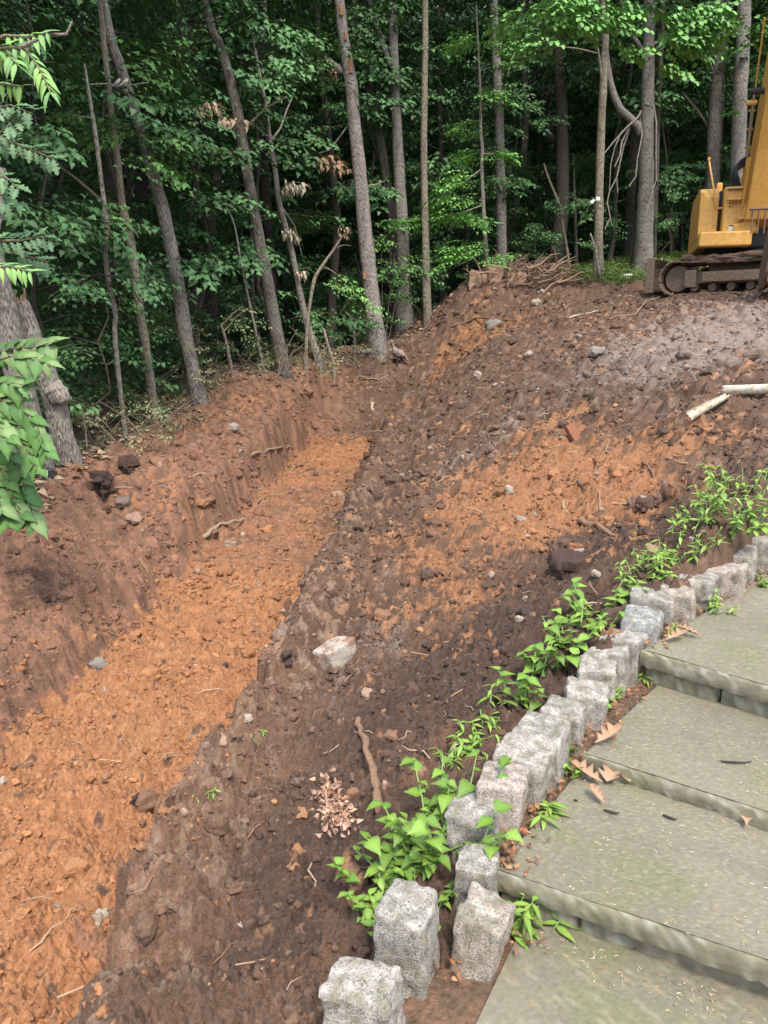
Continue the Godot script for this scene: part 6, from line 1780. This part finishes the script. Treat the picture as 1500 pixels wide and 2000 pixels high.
	for k in 1: tube_part(t, "boom_line", [up.call(-0.52, 2.3, 0.9), up.call(-0.54, 3.0, 1.2), up.call(-0.58, 4.0, 1.75)], 0.014, M.yellow)
	for k in 3: box(t, "line_clamp", Vector3(0.1, 0.03, 0.06), up.call(-0.53 - 0.01 * k, 2.35 + 0.25 * k, 0.93 + 0.12 * k), M.yellow, hy, 0.008)
	for k in 4:
		var e := 0.045 * k
		tube_part(t, "hose", [up.call(-0.43, 2.3 - e, 0.55), up.call(-0.58 - e * 0.3, 2.2 - e, 0.6), up.call(-0.70 + e * 0.8, 2.0 - e * 0.4, 0.6), up.call(-0.66 + e * 0.9, 1.82, 0.55), up.call(-0.58 + e, 1.62, 0.55)], 0.022, M.rubber)
	# front guard: rods, loops and dark innards between the brackets
	box(t, "pump_cover", Vector3(0.6, 0.5, 0.3), up.call(-0.1, 1.1, 0.4), M.dark, hy)
	for k in 5: tube_part(t, "guard_rod", [up.call(-0.34 + 0.1 * k, 0.98, 0.9), up.call(-0.34 + 0.1 * k, 1.42, 0.9)], 0.012, M.steel)
	tube_part(t, "guard_rail", [up.call(-0.4, 1.38, 0.9), up.call(0.3, 1.38, 0.9)], 0.022, M.steel)
	for k in 2:
		var x0 := -0.36 + k * 0.32
		tube_part(t, "hose_loop", [up.call(x0, 1.82, 0.78), up.call(x0 + 0.02, 1.66, 0.84), up.call(x0 + 0.12, 1.6, 0.88), up.call(x0 + 0.2, 1.56, 0.88), up.call(x0 + 0.2, 1.42, 0.86)], 0.018, M.yellow)
		tube_part(t, "hose_loop", [up.call(x0 + 0.02, 1.42, 0.88), up.call(x0 + 0.02, 1.52, 0.88), up.call(x0 + 0.09, 1.54, 0.88), up.call(x0 + 0.1, 1.42, 0.88)], 0.014, M.yellow)
	# cab beyond the boom
	var cab := box(t, "cab", Vector3(0.75, 0.5, 1.3), up.call(0.66, 1.15, 0.2), M.yellow, hy, 0.05)
	box2(cab, "roof", Vector3(0.78, 0.1, 1.3), Vector3(0, 1.25, 0), M.yellow)
	for px in [-0.34, 0.34]:
		for pz in [-0.6, 0.6]: box2(cab, "pillar", Vector3(0.06, 1.0, 0.06), Vector3(px, 0.74, pz), M.dark)
	box2(cab, "windscreen", Vector3(0.62, 0.98, 0.01), Vector3(0, 0.74, 0.6), M.glass)
	box2(cab, "side_window", Vector3(0.01, 0.98, 1.1), Vector3(-0.34, 0.74, 0), M.glass)
	box2(cab, "seat", Vector3(0.45, 0.6, 0.4), Vector3(0, 0.5, -0.2), M.dark)
	# stick and bucket in front
	part(t, "stick", plate([[4.75, -0.12], [4.6, 0.2], [1.35, 0.18], [1.2, 0.0], [1.4, -0.14]], 0.3).mesh(), M.yellow, Transform3D(hy * Basis(Vector3(1, 0, 0), 0.10), up.call(0.2, 0.05, 2.55)))
	for x in [0.02, 0.38]: part(t, "bucket_link", plate([[0.75, 0.0], [1.5, 0.12], [1.55, 0.0], [0.95, -0.12]], 0.05).mesh(), M.steel, Transform3D(hy, up.call(x, 0.1, 2.5)))
	part(t, "link_pin", disc(0.13, 0.5), M.steel, Transform3D(hy * Basis(Vector3.UP, PI / 2), up.call(0.2, 1.45, 2.5)))
	var shell := [[0.95, 0.10], [0.93, 0.20], [0.72, 0.27], [0.45, 0.27], [0.2, 0.18], [0.03, -0.05], [0.0, -0.4], [0.03, -0.4], [0.06, -0.05], [0.22, 0.14], [0.45, 0.22], [0.70, 0.22], [0.88, 0.15], [0.9, 0.08]]
	var bk := part(t, "bucket", plate(shell, 1.0).mesh(), M.rust, Transform3D(hy, up.call(0.22, 0.03, 2.35)))
	for x in [-0.515, 0.515]:
		part(bk, "side_plate", plate([[0.95, 0.10], [0.72, 0.28], [0.45, 0.285], [0.2, 0.2], [-0.02, -0.05], [-0.04, -0.42], [0.35, -0.35], [0.8, -0.1]], 0.035).mesh(), M.steel, Transform3D(Basis.IDENTITY, Vector3(x, 0, 0)))
	box2(bk, "wear_strip", Vector3(1.0, 0.13, 0.03), Vector3(0, 0.12, 0.16), M.steel)
	box2(bk, "top_strip", Vector3(0.3, 0.1, 0.03), Vector3(-0.28, 0.84, 0.25), M.rust)
	box2(bk, "hook_strip", Vector3(0.6, 0.05, 0.04), Vector3(0.05, 0.36, 0.285), M.steel)
	for k in 5: box2(bk, "tooth", Vector3(0.08, 0.05, 0.18), Vector3(-0.44 + k * 0.22, 0.0, -0.48), M.steel)

func rib() -> MB:
	var b := MB.new()
	b.rbox(Vector3(0.025, 0.03, 0.45), 0.006, 1)
	return b

func box2(p: Node3D, called: String, size: Vector3, at: Vector3, m: Material) -> MeshInstance3D:
	var b := MB.new()
	b.rbox(size, minf(0.02, minf(size.x, minf(size.y, size.z)) * 0.3), 1)
	return part(p, called, b.mesh(), m, Transform3D(Basis.IDENTITY, at))

func disc(r: float, w: float) -> Mesh:
	var b := MB.new()
	b.tube([Vector3(0, 0, -w * 0.5), Vector3(0, 0, -w * 0.5 + 0.001), Vector3(0, 0, w * 0.5 - 0.001), Vector3(0, 0, w * 0.5)], [r * 0.9, r, r, r * 0.9], 20)
	return b.mesh()

func disc_y(r: float, w: float) -> Mesh:
	var b := MB.new()
	b.tube([Vector3(0, -w * 0.5, 0), Vector3(0, w * 0.5, 0)], [r, r], 28)
	return b.mesh()

func tube_part(t: Node3D, called: String, pts: Array, r: float, m: Material) -> void:
	var b := MB.new()
	var q := []; var rr := []
	for k in pts.size() - 1:
		var a: Vector3 = pts[maxi(k - 1, 0)]; var c: Vector3 = pts[k]; var d: Vector3 = pts[k + 1]; var e: Vector3 = pts[mini(k + 2, pts.size() - 1)]
		for s in (4 if pts.size() > 2 else 1):
			q.append(c.cubic_interpolate(d, a, e, s / 4.0)); rr.append(r)
	q.append(pts[pts.size() - 1]); rr.append(r)
	b.tube(q, rr, 10)
	part(t, called, b.mesh(), m)

func _ready() -> void:
	rng.seed = 5
	var cam := Camera3D.new()
	cam.name = "camera"
	add_child(cam)
	cam.position = Vector3(0, EYE, 0)
	cam.rotation_degrees = Vector3(-PITCH, 0, 0)
	cam.fov = rad_to_deg(2.0 * atan(1000.0 / F))
	cam.far = 900.0
	cam.current = true
	var env := Environment.new()
	env.background_mode = Environment.BG_SKY
	var sky := Sky.new()
	var sm := ProceduralSkyMaterial.new()
	sm.sky_top_color = Color(0.80, 0.86, 0.93)
	sm.sky_horizon_color = Color(0.90, 0.93, 0.96)
	sm.ground_horizon_color = Color(0.5, 0.5, 0.48)
	sm.ground_bottom_color = Color(0.3, 0.28, 0.25)
	sm.sky_curve = 0.3
	sm.sun_angle_max = 0.0
	sky.sky_material = sm
	env.sky = sky
	env.background_energy_multiplier = 0.65
	env.tonemap_mode = Environment.TONE_MAPPER_LINEAR
	env.tonemap_exposure = 3.75
	env.sdfgi_enabled = true; env.ssao_enabled = true; env.ssil_enabled = true
	var we := WorldEnvironment.new()
	we.environment = env
	add_child(we)
	var sun := DirectionalLight3D.new()
	sun.name = "sun"
	sun.light_energy = 0.5
	sun.light_angular_distance = 18.0
	sun.light_color = Color(1.0, 0.96, 0.90)
	sun.shadow_enabled = true
	sun.rotation_degrees = Vector3(-56, 14, 0)
	add_child(sun)
	make_materials()
	setup_terrain()
	build_ground()
	print("ground built")
	spray_meshes()
	edge_trees()
	deep_wood()
	brush()
	near_leaves()
	print("trees built")
	excavator()
	clods()
	granite_blocks()
	steps()
	stones()
	pipes()
	birds()
	gadgets()
	sticks()
	weeds()
	litter()
	print("details built")
